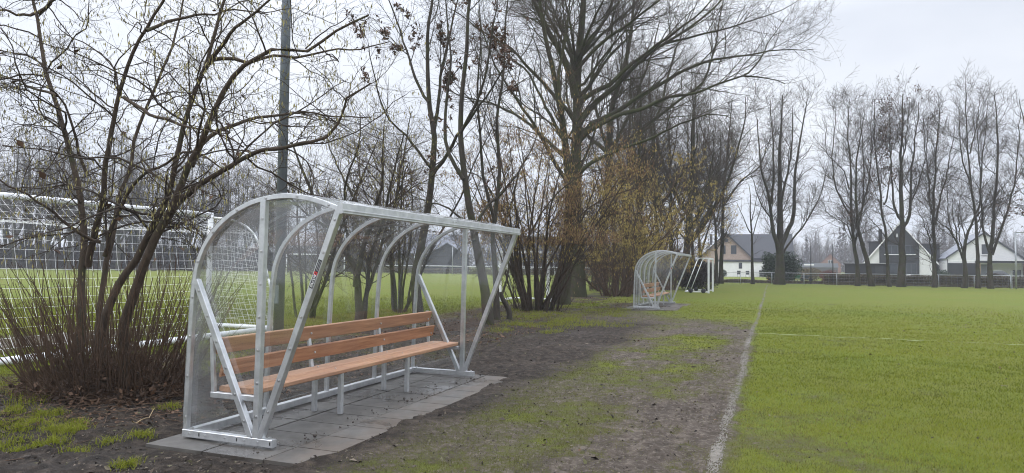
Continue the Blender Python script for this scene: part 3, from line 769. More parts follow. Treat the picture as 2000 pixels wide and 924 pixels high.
b.raw([(0.4, 5.01, 6.75), (10.3, 5.01, 6.75), (10.3, 9.4, 2.72), (0.4, 9.4, 2.72), (0.4, 5.01, 6.95), (10.3, 5.01, 6.95), (10.3, 9.4, 2.92), (0.4, 9.4, 2.92)], [(3,2,1,0),(4,5,6,7),(0,4,5,1),(1,5,6,2),(2,6,7,3),(3,7,4,0)])
b.build('roof', ROOF_D, hA)
b = MB(); b.box(3.9, 10.4, .42, .58, 2.5, 2.68); b.build('gutter', GTRIM, hA)
win(hA, -.9, -.05, 3.55, 4.95, -.012, GTRIM, False); win(hA, .75, 1.6, 3.55, 4.95, -.012, GTRIM, False)
b = MB(); b.cyl((0.05, -.06, 5.75), (0.05, -.005, 5.75), .32, k=20); b.build('wall_ornament', GTRIM, hA)
b = MB(); b.box(-1.1, 7.4, -5.2, -.45, 0, 2.28); b.build('garage_wall', simple('white_render', (.72, .72, .71), .8, 0, .06, 1.5), hA)
b = MB(); b.box(-1.25, 7.55, -5.35, -.42, 2.283, 2.60); b.build('flat_roof', GTRIM, hA)
b = MB(); b.box(1.85, 2.35, -5.23, -5.19, 1.25, 2.15); b.build('window', GLASS, hA)
b = MB(); b.box(-2.6, -2.2, 6, 6.5, 5.2, 7.0); b.build('chimney', BRICK_D, hA)
def garden(name, label, cat, u, z, group=None):
    p, rz = frame_at(u, z); return empty(name, p, label, cat, group, rz)
GREYP = simple('grey_plastic', (.045, .048, .055), .5); GREENP = simple('green_plastic', (.03, .12, .06), .5); YELP = simple('yellow_plastic', (.55, .34, .02), .45); WOODG = simple('weathered_wood', (.20, .17, .14), .8)
for k, u in enumerate((1486.5, 1494)):
    r = garden('wheelie_bin', ('left' if k == 0 else 'right')+'most of two dark wheelie bins against the white garage wall', 'bin', u, 103, 'bins by the garage wall')
    b = MB(); b.raw([(-.22,-.24,.08),(.22,-.24,.08),(.22,.24,.08),(-.22,.24,.08),(-.28,-.32,.95),(.28,-.32,.95),(.28,.32,.95),(-.28,.32,.95)], [(0,3,2,1),(4,5,6,7),(0,1,5,4),(1,2,6,5),(2,3,7,6),(3,0,4,7)]); b.build('bin_body', GREYP, r)
    b = MB(); b.raw([(-.3,-.36,.955),(.3,-.36,.955),(.3,.34,.955),(-.3,.34,.955),(-.26,-.3,1.03),(.26,-.3,1.03),(.26,.34,1.06),(-.26,.34,1.06)], [(0,3,2,1),(4,5,6,7),(0,1,5,4),(1,2,6,5),(2,3,7,6),(3,0,4,7)]); b.build('lid', GREYP, r)
    for x in (-.2, .2): c = MB(); c.cyl((x-.03, .27, .1), (x+.03, .27, .1), .1, k=12); c.build('wheel', BLACKM, r)
r = garden('garden_table', 'weathered garden table standing before the white garage wall', 'table', 1456, 101)
b = MB(); b.box(-.85, .85, -.45, .45, .70, .75); b.build('table_top', WOODG, r)
for x in (-.75, .75):
    for y in (-.36, .36): b = MB(); b.box(x-.04, x+.04, y-.04, y+.04, 0, .698); b.build('leg', WOODG, r)
for k, u in enumerate((1443, 1460)):
    r = garden('garden_chair', ['dark garden chair left of the weathered table', 'dark garden chair in front of the weathered table'][k], 'chair', u, 100-k, 'garden chairs')
    b = MB(); b.box(-.25, .25, -.25, .25, .40, .45); b.build('seat', GREYP, r)
    b = MB(); b.box(-.25, .25, .20, .25, .45, .95); b.build('backrest', GREYP, r)
    for x in (-.22, .22):
        for y in (-.22, .22): b = MB(); b.box(x-.025, x+.025, y-.025, y+.025, 0, .398); b.build('leg', GREYP, r)
r = garden('toy_digger', 'yellow toy digger on the lawn left of the big multi stemmed tree', 'toy', 1504, 72)
b = MB(); b.box(-.3, .12, -.18, .18, .12, .34); b.box(-.26, -.02, -.15, .15, .34, .60); b.build('body', YELP, r)
b = MB(); b.beam((.1, 0, .3), (.3, 0, .52), .07, .07); b.beam((.3, 0, .52), (.45, 0, .2), .06, .06); b.build('arm', YELP, r)
b = MB(); b.box(.38, .52, -.1, .1, .05, .2); b.build('bucket', YELP, r)
for x in (-.2, .05):
    for y in (-.2, .2): b = MB(); b.cyl((x, y-.05, .1), (x, y+.05, .1), .1, k=14); b.build('wheel', BLACKM, r)
def barrow(label, u, z, tm):
    r = garden('wheelbarrow', label, 'wheelbarrow', u, z, 'wheelbarrows on the lawn')
    b = MB(); b.raw([(-.28,-.2,.36),(.2,-.2,.36),(.2,.2,.36),(-.28,.2,.36),(-.42,-.3,.66),(.42,-.3,.7),(.42,.3,.7),(-.42,.3,.66)], [(0,3,2,1),(4,5,6,7),(0,1,5,4),(1,2,6,5),(2,3,7,6),(3,0,4,7)]); b.build('tray', tm, r)
    b = MB(); b.cyl((.5, -.05, .2), (.5, .05, .2), .2, k=18); b.build('wheel', BLACKM, r)
    for y in (-.24, .24):
        b = MB(); b.tube([(.5, y*.3, .2), (.1, y, .33), (-.9, y*1.1, .6)], .02); b.build('handle', tm, r, True)
        b = MB(); b.tube([(-.2, y, .34), (-.32, y, .0)], .02); b.build('leg', GREYP, r, True)
barrow('green wheelbarrow on the lawn right of the dark evergreen shrub', 1557, 74, GREENP)
barrow('dark grey wheelbarrow on the lawn beside the green one', 1574, 74, simple('dark_tray', (.05, .055, .07), .5))

# house B: white A-frame with anthracite middle
p, rz = frame_at(1758.5, 98); hB = empty('house', p, 'steep white gabled house with anthracite centre panel and white eaves', 'house', None, rz)
b = MB(); b.prism([(-4.35, 0), (4.35, 0), (4.35, 2.5), (0, 8.0), (-4.35, 2.5)], 0, 11); b.build('gable_wall', BRICK_W, hB)
b = MB(); b.prism([(-2.62, .0), (2.35, .0), (2.35, 4.95), (.06, 7.90), (-2.62, 4.62)], -.14, -.004); b.build('centre_panel', DARK, hB)
b = MB(); gable_roof(b, -4.35, 4.35, 2.5, 8.0, -.20, 11.2, .18, .3); b.build('roof', ROOF_D, hB)
b = MB(); gable_roof(b, -4.35, 4.35, 2.44, 7.94, -.30, -.203, .26, .32); b.build('barge_board', WTRIM, hB)
for x0, x1, z0, z1 in ((-1.9, -.25, 3.55, 4.85), (.6, 1.9, 3.55, 4.85)): win(hB, x0, x1, z0, z1, -.155, GTRIM)
for x0, x1, z0, z1 in ((-1.4, -.35, .2, 2.25), (.7, 2.0, .5, 2.25)): win(hB, x0, x1, z0, z1, -.155, GTRIM, False)
for x in (-4.2, 4.2): b = MB(); b.cyl((x, -.06, .0), (x, -.06, 2.3), .045, k=8); b.build('downpipe', GTRIM, hB)
for x in (-4.2, 4.2): b = MB(); b.cyl((x*1.07, -.3, 2.22), (x*1.07, 11, 2.22), .06, k=8); b.build('gutter', GTRIM, hB)
b = MB(); b.box(-.42, -.28, -.26, -.15, 6.0, 6.5); b.build('wall_lamp', WTRIM, hB)
b = MB(); b.box(-4.1, -2.0, 3.5, 7, 2.6, 5.35); b.box(-4.25, -1.9, 3.35, 7.1, 5.353, 5.55); b.build('dormer', DARK, hB)
b = MB(); b.box(-2.75, -2.25, 2.2, 2.7, 4.6, 7.3); b.build('chimney', DARK, hB)
b = MB(); b.prism([(2.2, 2.6), (5.0, 2.6), (5.0, 5.2), (2.2, 5.2)], 4, 8); b.build('dormer', ROOF_D, hB)
p, rz = frame_at(1692, 86); sB = empty('garden_shed', p, 'flat roofed black timber shed left of the anthracite panelled house', 'shed', None, rz)
b = MB(); b.box(-2.4, 2.4, 0, 3, 0, 1.98); b.build('wall', DARK2, sB)
b = MB(); b.box(-2.55, 2.5, -.12, 3.1, 1.983, 2.12); b.build('roof', DARK2, sB)
b = MB(); b.box(-2.56, 2.51, -.13, 3.11, 2.123, 2.145); b.build('roof_edge', WTRIM, sB)
b = MB(); b.box(1.0, 1.9, -.03, -.002, .02, 1.9); b.build('door', DARK, sB)
p, rz = frame_at(1777, 80); r = empty('garden_cover', p, 'white rounded cover peeping over the hedge before the steep white house', 'cover', None, rz)
b = MB(); b.cyl((0, 0, 0), (0, 0, .58), .4, .42, 18); b.build('base', GREYP, r, True)
b = MB(); b.blob((0, 0, .55), .44, .44, .32, z0=0); b.build('dome', WTRIM, r, True)

# house C: white gable with dark lower storey and a canopy
p, rz = frame_at(1920, 92); hC = empty('house', p, 'white brick house with dark ground floor and long flat canopy', 'house', None, rz+math.radians(11))
b = MB(); b.prism([(-4.1, 0), (4.5, 0), (4.5, 3.0), (.2, 6.35), (-4.1, 3.0)], 0, 9); b.build('gable_wall', BRICK_W, hC)
b = MB(); gable_roof(b, -4.1, 4.5, 3.0, 6.35, -.12, 9.2, .15, .15); b.build('roof', ROOF_G, hC)
b = MB(); gable_roof(b, -4.1, 4.5, 3.0, 6.33, -.22, -.122, .24, .16); b.build('barge_board', GTRIM, hC)
for x in (-4.05, 4.45): b = MB(); b.cyl((x, -.07, .0), (x, -.07, 2.9), .045, k=8); b.build('downpipe', GTRIM, hC)
win(hC, -.1, .75, 3.55, 4.9, -.012, GTRIM, True)
b = MB(); b.box(-4.0, -.55, -.12, -.004, 0, 2.35); b.build('dark_panel', DARK, hC)
b = MB(); b.box(-.4, .55, -.06, -.004, 0.05, 2.2); b.build('door', simple('grey_door', (.16, .18, .20), .3, 0, .1), hC)
b = MB(); b.box(-.9, 8.5, -2.6, -.13, 2.40, 2.68); b.build('canopy', DARK, hC)
b = MB(); b.box(-4.15, 8.6, -2.64, -2.603, 2.68, 2.74); b.build('canopy_edge', WTRIM, hC)
for x in (-.8, 8.3): b = MB(); b.box(x-.06, x+.06, -2.5, -2.38, 0, 2.397); b.build('canopy_post', simple('pale_timber', (.36, .25, .15), .7), hC)
b = MB(); b.box(5.0, 9.5, -.6, 5, 0, 2.38); b.build('brick_wing', BRICK_R, hC)
win(hC, 3.3, 4.2, .5, 1.5, -.012, GTRIM, False)
p, rz = frame_at(1954, 84); r = empty('parked_car', p, 'pale car parked under the canopy beside the white house', 'car', None, rz)
CARP = simple('pale_car_paint', (.52, .54, .56), .25, .3, .05)
b = MB(); b.prism([(-1.9, .25), (1.9, .25), (1.95, .62), (1.75, .78), (.95, .86), (-1.35, .88), (-1.85, .80), (-1.95, .5)], -.8, .8); b.build('body', CARP, r)
b = MB(); b.raw([(-1.55,-.74,.87),(1.0,-.74,.86),(1.0,.74,.86),(-1.55,.74,.87),(-1.15,-.6,1.36),(.25,-.6,1.38),(.25,.6,1.38),(-1.15,.6,1.36)], [(4,5,6,7),(0,1,5,4),(1,2,6,5),(2,3,7,6),(3,0,4,7)]); b.build('cabin', GLASS, r)
b = MB(); b.box(-1.1, .22, -.59, .59, 1.383, 1.42); b.build('car_roof', CARP, r)
for x in (-1.2, 1.2):
    for y in (-.82, .82): b = MB(); b.cyl((x, y-.09, .31), (x, y+.09, .31), .31, k=18); b.build('wheel', BLACKM, r)
# red roofed house far off
p, rz = frame_at(1622, 190); r = empty('house', p, 'tiny distant red gabled house before the misty wood', 'house', None, rz)
b = MB(); b.prism([(-2.6, 0), (2.6, 0), (2.6, 2.6), (0, 5.2), (-2.6, 2.6)], 0, 8); b.build('wall', BRICK_R, r)
b = MB(); gable_roof(b, -2.6, 2.6, 2.6, 5.2, -.2, 8.2, .2, .5); b.build('roof', ROOF_R, r)
win(r, -.6, .6, 2.7, 3.7, -.012, WTRIM, False)
p, rz = frame_at(1592, 150); r = empty('barn', p, 'low far grey roofed barn with a white edge before the wood', 'barn', None, rz)
b = MB(); b.box(-3.5, 4.5, 0, 5, 0, 1.6); b.build('wall', simple('barn_wall', (.10, .10, .10), .8), r)
b = MB(); b.prism([(-3.7, 1.6), (4.7, 1.6), (4.5, 2.5), (-3.5, 2.5)], -.2, 5.2); b.build('roof', ROOF_G, r)
b = MB(); b.box(-2.2, -.2, -.3, -.203, 2.0, 2.25); b.build('roof_panel', WTRIM, r)

# houses beyond the left field
p, rz = frame_at(835, 118); r = empty('house', p, 'grey roofed house with a dark front gable beyond the left field', 'house', None, rz)
b = MB(); b.box(-7.0, 7.2, 1.2, 8.8, 0, 3.3); b.build('wall', BRICK_D, r)
b = MB(); b.raw([(-6.0, 5, 6.8), (6.2, 5, 6.8), (7.6, .7, 3.2), (-7.4, .7, 3.2), (7.6, 9.3, 3.2), (-7.4, 9.3, 3.2)], [(0,3,2,1),(0,1,4,5),(1,2,4),(0,5,3),(3,5,4,2)]); b.build('roof', ROOF_G, r)
b = MB(); b.prism([(-.6, 0), (7.0, 0), (7.0, 2.6), (3.25, 5.0), (-.6, 2.6)], -1.5, 1.19); b.build('front_gable', DARK, r)
b = MB(); gable_roof(b, -.6, 7.0, 2.6, 5.0, -1.7, 4.0, .16, .3, 3.25); b.build('gable_roof', ROOF_G, r)
win(r, -5.5, -3.6, 1.0, 2.4, 1.18, WTRIM, False)
p, rz = frame_at(1048, 122); r = empty('house', p, 'dark walled house with slate roof behind the multi stemmed bush', 'house', None, rz)
b = MB(); b.box(-3.6, 4.6, 0, 8, 0, 2.9); b.build('wall', BRICK_D, r)
b = MB(); b.raw([(-3.0, 4, 6.7), (4.0, 4, 6.7), (5.0, -.5, 2.8), (-4.0, -.5, 2.8), (5.0, 8.5, 2.8), (-4.0, 8.5, 2.8)], [(0,3,2,1),(0,1,4,5),(1,2,4),(0,5,3),(3,5,4,2)]); b.build('roof', ROOF_D, r)
win(r, -2.5, -.6, .8, 2.3, -.02, WTRIM, False)
p, rz = frame_at(1178, 135); r = empty('bungalow', p, 'low dark bungalow with white gable trim between two tree trunks', 'bungalow', None, rz)
b = MB(); b.prism([(-3.9, 0), (3.9, 0), (3.9, 2.7), (0, 4.3), (-3.9, 2.7)], 0, 9); b.build('wall', DARK, r)
b = MB(); gable_roof(b, -3.9, 3.9, 2.7, 4.3, -.1, 9.2, .15, .3); b.build('roof', ROOF_G, r)
b = MB(); gable_roof(b, -3.9, 3.9, 2.68, 4.28, -.2, -.102, .3, .3); b.build('barge_board', WTRIM, r)
win(r, -3.0, -1.0, .9, 2.3, -.012, WTRIM, False); win(r, 1.0, 3.0, .9, 2.6, -.012, WTRIM, False)
p, rz = frame_at(584, 116); r = empty('garden_shed', p, 'small white shed beyond the far goal on the left field', 'shed', None, rz)
b = MB(); b.box(-1.4, 1.4, 0, 2.4, 0, 2.6); b.build('wall', WHITE, r)
b = MB(); gable_roof(b, -1.4, 1.4, 2.6, 4.1, -.2, 2.6, .12, .2); b.build('roof', ROOF_G, r)
b = MB(); b.box(-.5, .4, -.04, -.002, 0, 2.0); b.build('door', GTRIM, r)

# ------------------------------------------------------------------ fences, ball-stop, hedges
def rail_fence(label, pts, step, h=1.02, mesh=True, rail=.03, rmat=GALV, pm=None):
    o = np.array((*pts[0], 0.)); r = empty('rail_fence', o, label, 'fence')
    P = [np.array((*q, 0.))-o for q in pts]
    b = MB(); b.tube([q+np.array((0, 0, h)) for q in P], rail); b.build('rail', rmat, r, True)
    tb = Tubes(); pn = MB()
    for a, c in zip(P[:-1], P[1:]):
        L = np.linalg.norm(c-a); n = max(1, int(round(L/step)))
        for k in range(n+1):
            if k == n and c is not P[-1]: continue
            q = a+(c-a)*k/n; pb = MB(); pb.cyl(q+np.array((0, 0, -.1)), q+np.array((0, 0, h-.02)), .028, k=8); pb.build('post', pm or GALV, r, True)
        if mesh:
            for z in (.12, .36, .6, .84): tb.add(np.array([a+np.array((0, 0, z)), c+np.array((0, 0, z))]), np.full(2, .004))
            nn = int(L/.4)
            for k in range(nn): q = a+(c-a)*k/nn; tb.add(np.array([q+np.array((0, 0, .05)), q+np.array((0, 0, h))]), np.full(2, .003))
    if mesh: link('wire_mesh', tb.mesh('wire_mesh', GALV), r)['kind'] = 'stuff'
def gp2(u, z): p = foot(u, z); return (p[0], p[1])
rail_fence('white topped rail fence along the end of the right pitch', [gp2(1386, 61.5), gp2(1700, 58.3), gp2(2120, 54.5)], 2.6, 1.02, True, .019, simple('white_rail', (.55, .56, .57), .35, .2, .05))
rail_fence('white rail fence along the far side of the left field', [gp2(735, 104), gp2(1010, 96), gp2(1185, 92)], 4.0, 1.15, True, .05, WHITE)
for k, (u, z, h) in enumerate(((1584, 62.5, 3.4), (1627, 62.5, 3.6), (883.5, 98, 4.0), (809, 100, 3.0))):
    r = empty('slim_pole', foot(u, z), ['thin dark pole right of the wheelbarrows at the pitch end', 'thin dark pole before the distant red gabled house', 'pale tall pole before the dark front gable', 'thin pale pole left of the dark front gable'][k], 'pole', 'slim poles at the field edges')
    b = MB(); b.cyl((0, 0, -.1), (0, 0, h), .045, .035, 10); b.cyl((0, 0, h), (0, 0, h+.04), .055, .05, 10); b.build('shaft', (DARK if k < 2 else GALV), r, True)
# tall ball-stop at the right edge of the photo
p = foot(1985, 53.8); q = foot(2150, 52.6); d = q-p
r = empty('ball_stop_net', p, 'tall galvanised ball stop frame with net at right edge', 'net')
for k in (0, .5, 1): b = MB(); b.cyl(d*k+np.array((0, 0, -.1)), d*k+np.array((0, 0, 4.45)), .06, k=10); b.build('post', GALV, r, True)
b = MB(); b.cyl(np.array((0, 0, 4.45)), d+np.array((0, 0, 4.45)), .045, k=10); b.build('top_bar', GALV, r, True)
tb = Tubes(); net_sheet(tb, (0, 0, 4.4), d+np.array((0, 0, 4.4)), d+np.array((0, 0, .05)), (0, 0, .05), 46, 30, .02, rg, .0022); link('net', tb.mesh('net', simple('dark_net', (.2, .21, .21), .7)), r)['kind'] = 'stuff'
p = foot(1976.5, 54.4); r = empty('corner_post', p, 'short grey post just left of the ball stop frame', 'post')
b = MB(); b.cyl((0, 0, -.05), (0, 0, 1.35), .032, k=10); b.box(-.12, .12, -.02, .02, 1.352, 1.40); b.build('shaft', GALV, r)

def hedge(label, pts, h, dep, n, leaf, mat_, seed, name='hedge', cat='hedge', jag=.35, leafsize=.09):
    rng = np.random.default_rng(seed); P = np.array(pts, float); seg = np.linalg.norm(np.diff(P, axis=0), axis=1); L = seg.sum(); cum = np.r_[0, np.cumsum(seg)]
    s = rng.uniform(0, L, n); k = np.clip(np.searchsorted(cum, s)-1, 0, len(seg)-1); fr = ((s-cum[k])/seg[k])[:, None]
    c = P[k]*(1-fr)+P[k+1]*fr; t = (P[k+1]-P[k])/seg[k][:, None]; nn = np.stack([-t[:, 1], t[:, 0]], 1)
    c = c+nn*((rng.uniform(-.5, .5, n)*dep)[:, None])
    hh = h*(1-jag*.5+jag*(fbm(s*.55, s*0, 3, seed)-.2))
    zz = hh*rng.uniform(0, 1, n)**.8
    C3 = np.c_[c, zz]; o = np.array((*P.mean(0), 0.))
    r = empty(name, o, label, cat)
    V, I = rhombi(C3-o, leafsize*rng.uniform(.5, 1.5, n), rng, .6)
    tint = np.clip(rng.normal(.45, .25, n), 0, 1)
    link('foliage', np_mesh('foliage', V, I, 4, mat_, True, {'tint': ('FACE', tint)}), r)['kind'] = 'stuff'
    m_ = n//9; tb = Tubes(); c0 = C3[:m_]-o; c0[:, 2] = 0
    st = np.stack([c0, c0+np.c_[rng.normal(0, .12, (m_, 2)), hh[:m_]*.5], c0+np.c_[rng.normal(0, .25, (m_, 2)), hh[:m_]*rng.uniform(.8, 1.12, m_)]], 1)
    tb.add(st, np.broadcast_to(np.array([.012, .009, .004])*(leafsize/.09), (m_, 3))); link('branches', tb.mesh('branches', TWIG), r)['kind'] = 'stuff'
    return r
hedge('low brown clipped hedge below the right tree row', [gp2(1612, 63.5), gp2(1820, 61), gp2(2110, 57.5)], 1.0, 1.3, 26000, .09, HEDGEM, 11)
hedge('ragged bramble verge at the pitch end before the garage', [gp2(1375, 66.5), gp2(1500, 64.5), gp2(1612, 63.3)], .34, 1.6, 11000, .08, HEDGEM, 12, 'bramble_verge', 'verge', .9)
hedge('narrow strip of rough dead grass at the foot of the right tree row', [gp2(1612, 61.2), gp2(1820, 58.9), gp2(2110, 55.7)], .26, .9, 12000, .06, HEDGEM, 17, 'rough_verge', 'verge', .9, .06)
hedge('long dark hedge at the far edge of the left field', [gp2(-190, 122), gp2(120, 112), gp2(420, 112), gp2(760, 114)], 3.7, 2.2, 42000, .2, DARKHEDGE, 13, leafsize=.34)
hedge('low ragged hedge behind the far rail fence', [gp2(735, 106.5), gp2(1010, 98.5), gp2(1200, 94)], .9, 1.2, 9000, .12, HEDGEM, 14, leafsize=.14)
hedge('dark hedge at the right end of the left field beside the bungalow', [gp2(1200, 100), gp2(1390, 84)], 2.3, 2.2, 16000, .12, DARKHEDGE, 19, leafsize=.16)
def shrub(name, label, cat, u, z, rx, h, n, mat_, seed, leafsize, ry=None, low=.0):
    rng = np.random.default_rng(seed); o = foot(u, z); r = empty(name, o, label, cat)
    d = rng.normal(size=(n, 3)); d /= np.linalg.norm(d, axis=1, keepdims=True); rad = rng.uniform(.35, 1, n)**.6
    lump = .5+.95*fbm(d[:, 0]*2.5+d[:, 2]*2, d[:, 1]*2.5+5, 3, seed)
    C3 = d*(rad*lump)[:, None]*np.array([rx, ry or rx, h*.55]); C3[:, 2] += h*.48; C3 = C3[C3[:, 2] > low]
    V, I = rhombi(C3, leafsize*rng.uniform(.5, 1.4, len(C3)), rng, .55)
    link('foliage', np_mesh('foliage', V, I, 4, mat_, True, {'tint': ('FACE', np.clip(rng.normal(.45, .25, len(C3)), 0, 1))}), r)['kind'] = 'stuff'
    tb = Tubes(); st = []
    for k in range(26):
        a = rng.uniform(0, 6.28); e = np.array([math.cos(a)*rx*.6, math.sin(a)*(ry or rx)*.6, h*rng.uniform(.5, .9)]); st.append(np.stack([np.zeros(3), e*np.array([.3, .3, .5]), e]))
    tb.add(np.array(st), np.broadcast_to(np.array([.03, .02, .008]), (26, 3)), 4); link('stems', tb.mesh('stems', TWIG), r)
    return r
shrub('evergreen_shrub', 'large dark evergreen shrub behind the big multi stemmed tree', 'shrub', 1524, 66, 1.9, 3.0, 11000, EVERG, 21, .16)
shrub('red_shrub', 'reddish leafless shrub left of the black shed', 'shrub', 1619, 66, .95, 1.35, 5000, REDBUSH, 22, .07)
shrub('evergreen_shrub', 'small round evergreen shrub between the two white houses', 'shrub', 1841, 80, .85, 1.35, 3000, EVERG, 23, .12)
shrub('dark_shrub', 'low dark shrub beside the pale parked car', 'shrub', 1946, 78, .9, 1.1, 3000, DARKHEDGE, 24, .10)
shrub('dark_shrub', 'wide brown winter shrub behind the wheeled portable goal', 'shrub', 1357, 44, 1.5, 2.0, 9000, DARKHEDGE, 25, .09)
shrub('garden_shrub', 'small dark shrub left of the garage wall window', 'shrub', 1412, 100, .6, 1.1, 1800, EVERG, 26, .10)
shrub('grass_heap', 'brown heap of garden waste behind the wheelbarrows', 'heap', 1577, 82, 1.7, 1.45, 7000, HEDGEM, 27, .12)

# ------------------------------------------------------------------ trees
def stem(px, z, r0, r1, dz=0., ground_=False, n=18, gn=.0, seed=0, pw=.8):
    rng = np.random.default_rng(seed+int(px[0][0]*7+px[0][1]))
    k = len(px); P = np.array([at(u, v, z+dz*i/max(1, k-1)) for i, (u, v) in enumerate(px)])
    if ground_:
        P[0] = foot(px[0][0], z); P[0, 2] = -.12
    P = resample(P, n)
    if gn:
        w_ = np.cumsum(rng.normal(0, gn, (n, 3)), axis=0); w_ -= np.linspace(0, 1, n)[:, None]*w_[-1]*.5; w_[0] = 0; P = P+w_
    s = np.linspace(0, 1, n); R = r0+(r1-r0)*s**pw
    if ground_: R = R*(1+.35*np.exp(-s*n/1.6))
    return P, R
def catkins(C, rng, ln, wd):
    n = len(C); a = rng.uniform(0, 6.28, n); l = (ln*rng.uniform(.6, 1.3, n))[:, None]; dr = np.c_[rng.normal(0, .18, (n, 2)), -np.ones(n)]
    x = np.c_[np.cos(a), np.sin(a), np.zeros(n)]*wd*.5
    V = np.stack([C, C+dr*l*.45+x, C+dr*l, C+dr*l*.45-x], 1)
    return V.reshape(-1, 3), np.arange(4*n)
NTW = [0]
def tree(name, label, cat, base, stems, levels, seed, bmat, tmat, group=None, hang=(), stemname='stem', sides=10):
    rng = np.random.default_rng(seed); base = np.array(base, float)
    r = empty(name, base, label, cat, group)
    for i, sdef in enumerate(stems):
        nm = 'trunk' if (i == 0 and stemname == 'limb') else stemname
        if len(sdef) > 2: nm = sdef[2]
        tb = Tubes(); tb.add(sdef[0], sdef[1], sides); link(nm, tb.mesh(nm, bmat, base), r)
    P = np.stack([resample(s[0], 18) for s in stems]); Rr = np.stack([np.interp(np.linspace(0, 1, 18), np.linspace(0, 1, len(s[1])), s[1]) for s in stems])
    tb1, tb2 = Tubes(), Tubes(); pools = [(P, Rr)]
    for li, lv in enumerate(levels):
        lv = dict(lv); src = pools[lv.pop('src', -1)]; k = lv.pop('k', 3); to = lv.pop('big', False)
        q = grow(rng, src[0], src[1], **lv); pools.append(q)
        (tb1 if to else tb2).add(q[0], q[1], k)
    if tb1.n: link('branches', tb1.mesh('branches', bmat, base), r)['kind'] = 'stuff'
    if tb2.n: link('crown', tb2.mesh('crown', tmat, base), r)['kind'] = 'stuff'
    NTW[0] += tb1.n+tb2.n
    for h in hang:
        nm, mat_, cnt, ln, wd, fn = h
        pts = np.concatenate([q[0][:, 1:].reshape(-1, 3) for q in pools[2:]]) if len(pools) > 2 else pools[-1][0].reshape(-1, 3)
        wgt = fn(pts) if fn else np.ones(len(pts)); wgt = np.maximum(wgt, 1e-9)
        C = pts[rng.choice(len(pts), cnt, p=wgt/wgt.sum())]+rng.normal(0, .03, (cnt, 3))
        if nm.startswith('catkin'): V, I = catkins(C-base, rng, ln, wd)
        else: V, I = rhombi(C-base, ln*rng.uniform(.6, 1.3, cnt), rng, wd)
        link(nm, np_mesh(nm, V, I, 4, mat_, True, {'tint': ('FACE', np.clip(rng.normal(.5, .27, cnt), 0, 1))}), r)['kind'] = 'stuff'
    return r
def gen_clump(base, h, n, spread, seed, r0=.04, curve=.02, lean=38, n_pts=14):
    rng = np.random.default_rng(seed); out = []
    for i in range(n):
        a = rng.uniform(0, 6.283); tl = math.radians(abs(rng.normal(0, lean*.6))+4); L = h*rng.uniform(.6, 1.05)/max(.6, math.cos(tl)); rr = r0*rng.uniform(.55, 1.25)
        d = np.array([math.cos(a)*math.sin(tl), math.sin(a)*math.sin(tl), math.cos(tl)])
        p = np.array(base)+np.array([math.cos(a), math.sin(a), 0])*rng.uniform(0, spread); p[2] = -.08; P = [p.copy()]
        for k in range(n_pts-1):
            d = d+rng.normal(0, .06, 3)+np.array([0, 0, curve]); d /= np.linalg.norm(d); P.append(P[-1]+d*L/(n_pts-1))
        s = np.linspace(0, 1, n_pts); out.append((np.array(P), rr*(1-.82*s**.85)))
    return out
def gen_rising(base, h, seed, fork=.2, n=4, spread=.16, r0=.3, n_pts=16):
    """trunk that forks low into several nearly upright leaders"""
    rng = np.random.default_rng(seed); b = np.array(base, float); out = []
    lean = rng.normal(0, .03, 2)
    z = np.linspace(0, 1, n_pts); hh = h*rng.uniform(.95, 1.02)
    P = np.c_[b[0]+lean[0]*h*z+np.cumsum(rng.normal(0, .05, n_pts)), b[1]+lean[1]*h*z+np.cumsum(rng.normal(0, .05, n_pts)), -.1+hh*z]
    out.append((P, r0*(1-.93*z**.8)*(1+.4*np.exp(-z*30))))
    for i in range(n-1):
        t0 = fork*rng.uniform(.7, 1.5); a = rng.uniform(0, 6.283); k = t0*(n_pts-1); i0 = int(k); p = P[i0]*(1-(k-i0))+P[i0+1]*(k-i0)
        hl = h*rng.uniform(.6, .95)-p[2]; s = np.linspace(0, 1, n_pts); off = h*spread*rng.uniform(.5, 1.2)*(1-(1-s)**1.8)
        Q = np.c_[p[0]+math.cos(a)*off, p[1]+math.sin(a)*off, p[2]+hl*s**1.15]+np.cumsum(rng.normal(0, .045, (n_pts, 3)), axis=0)*np.array([1, 1, .2]); Q[0] = p
        out.append((Q, r0*rng.uniform(.4, .62)*(1-.9*s**.8)))
    return out

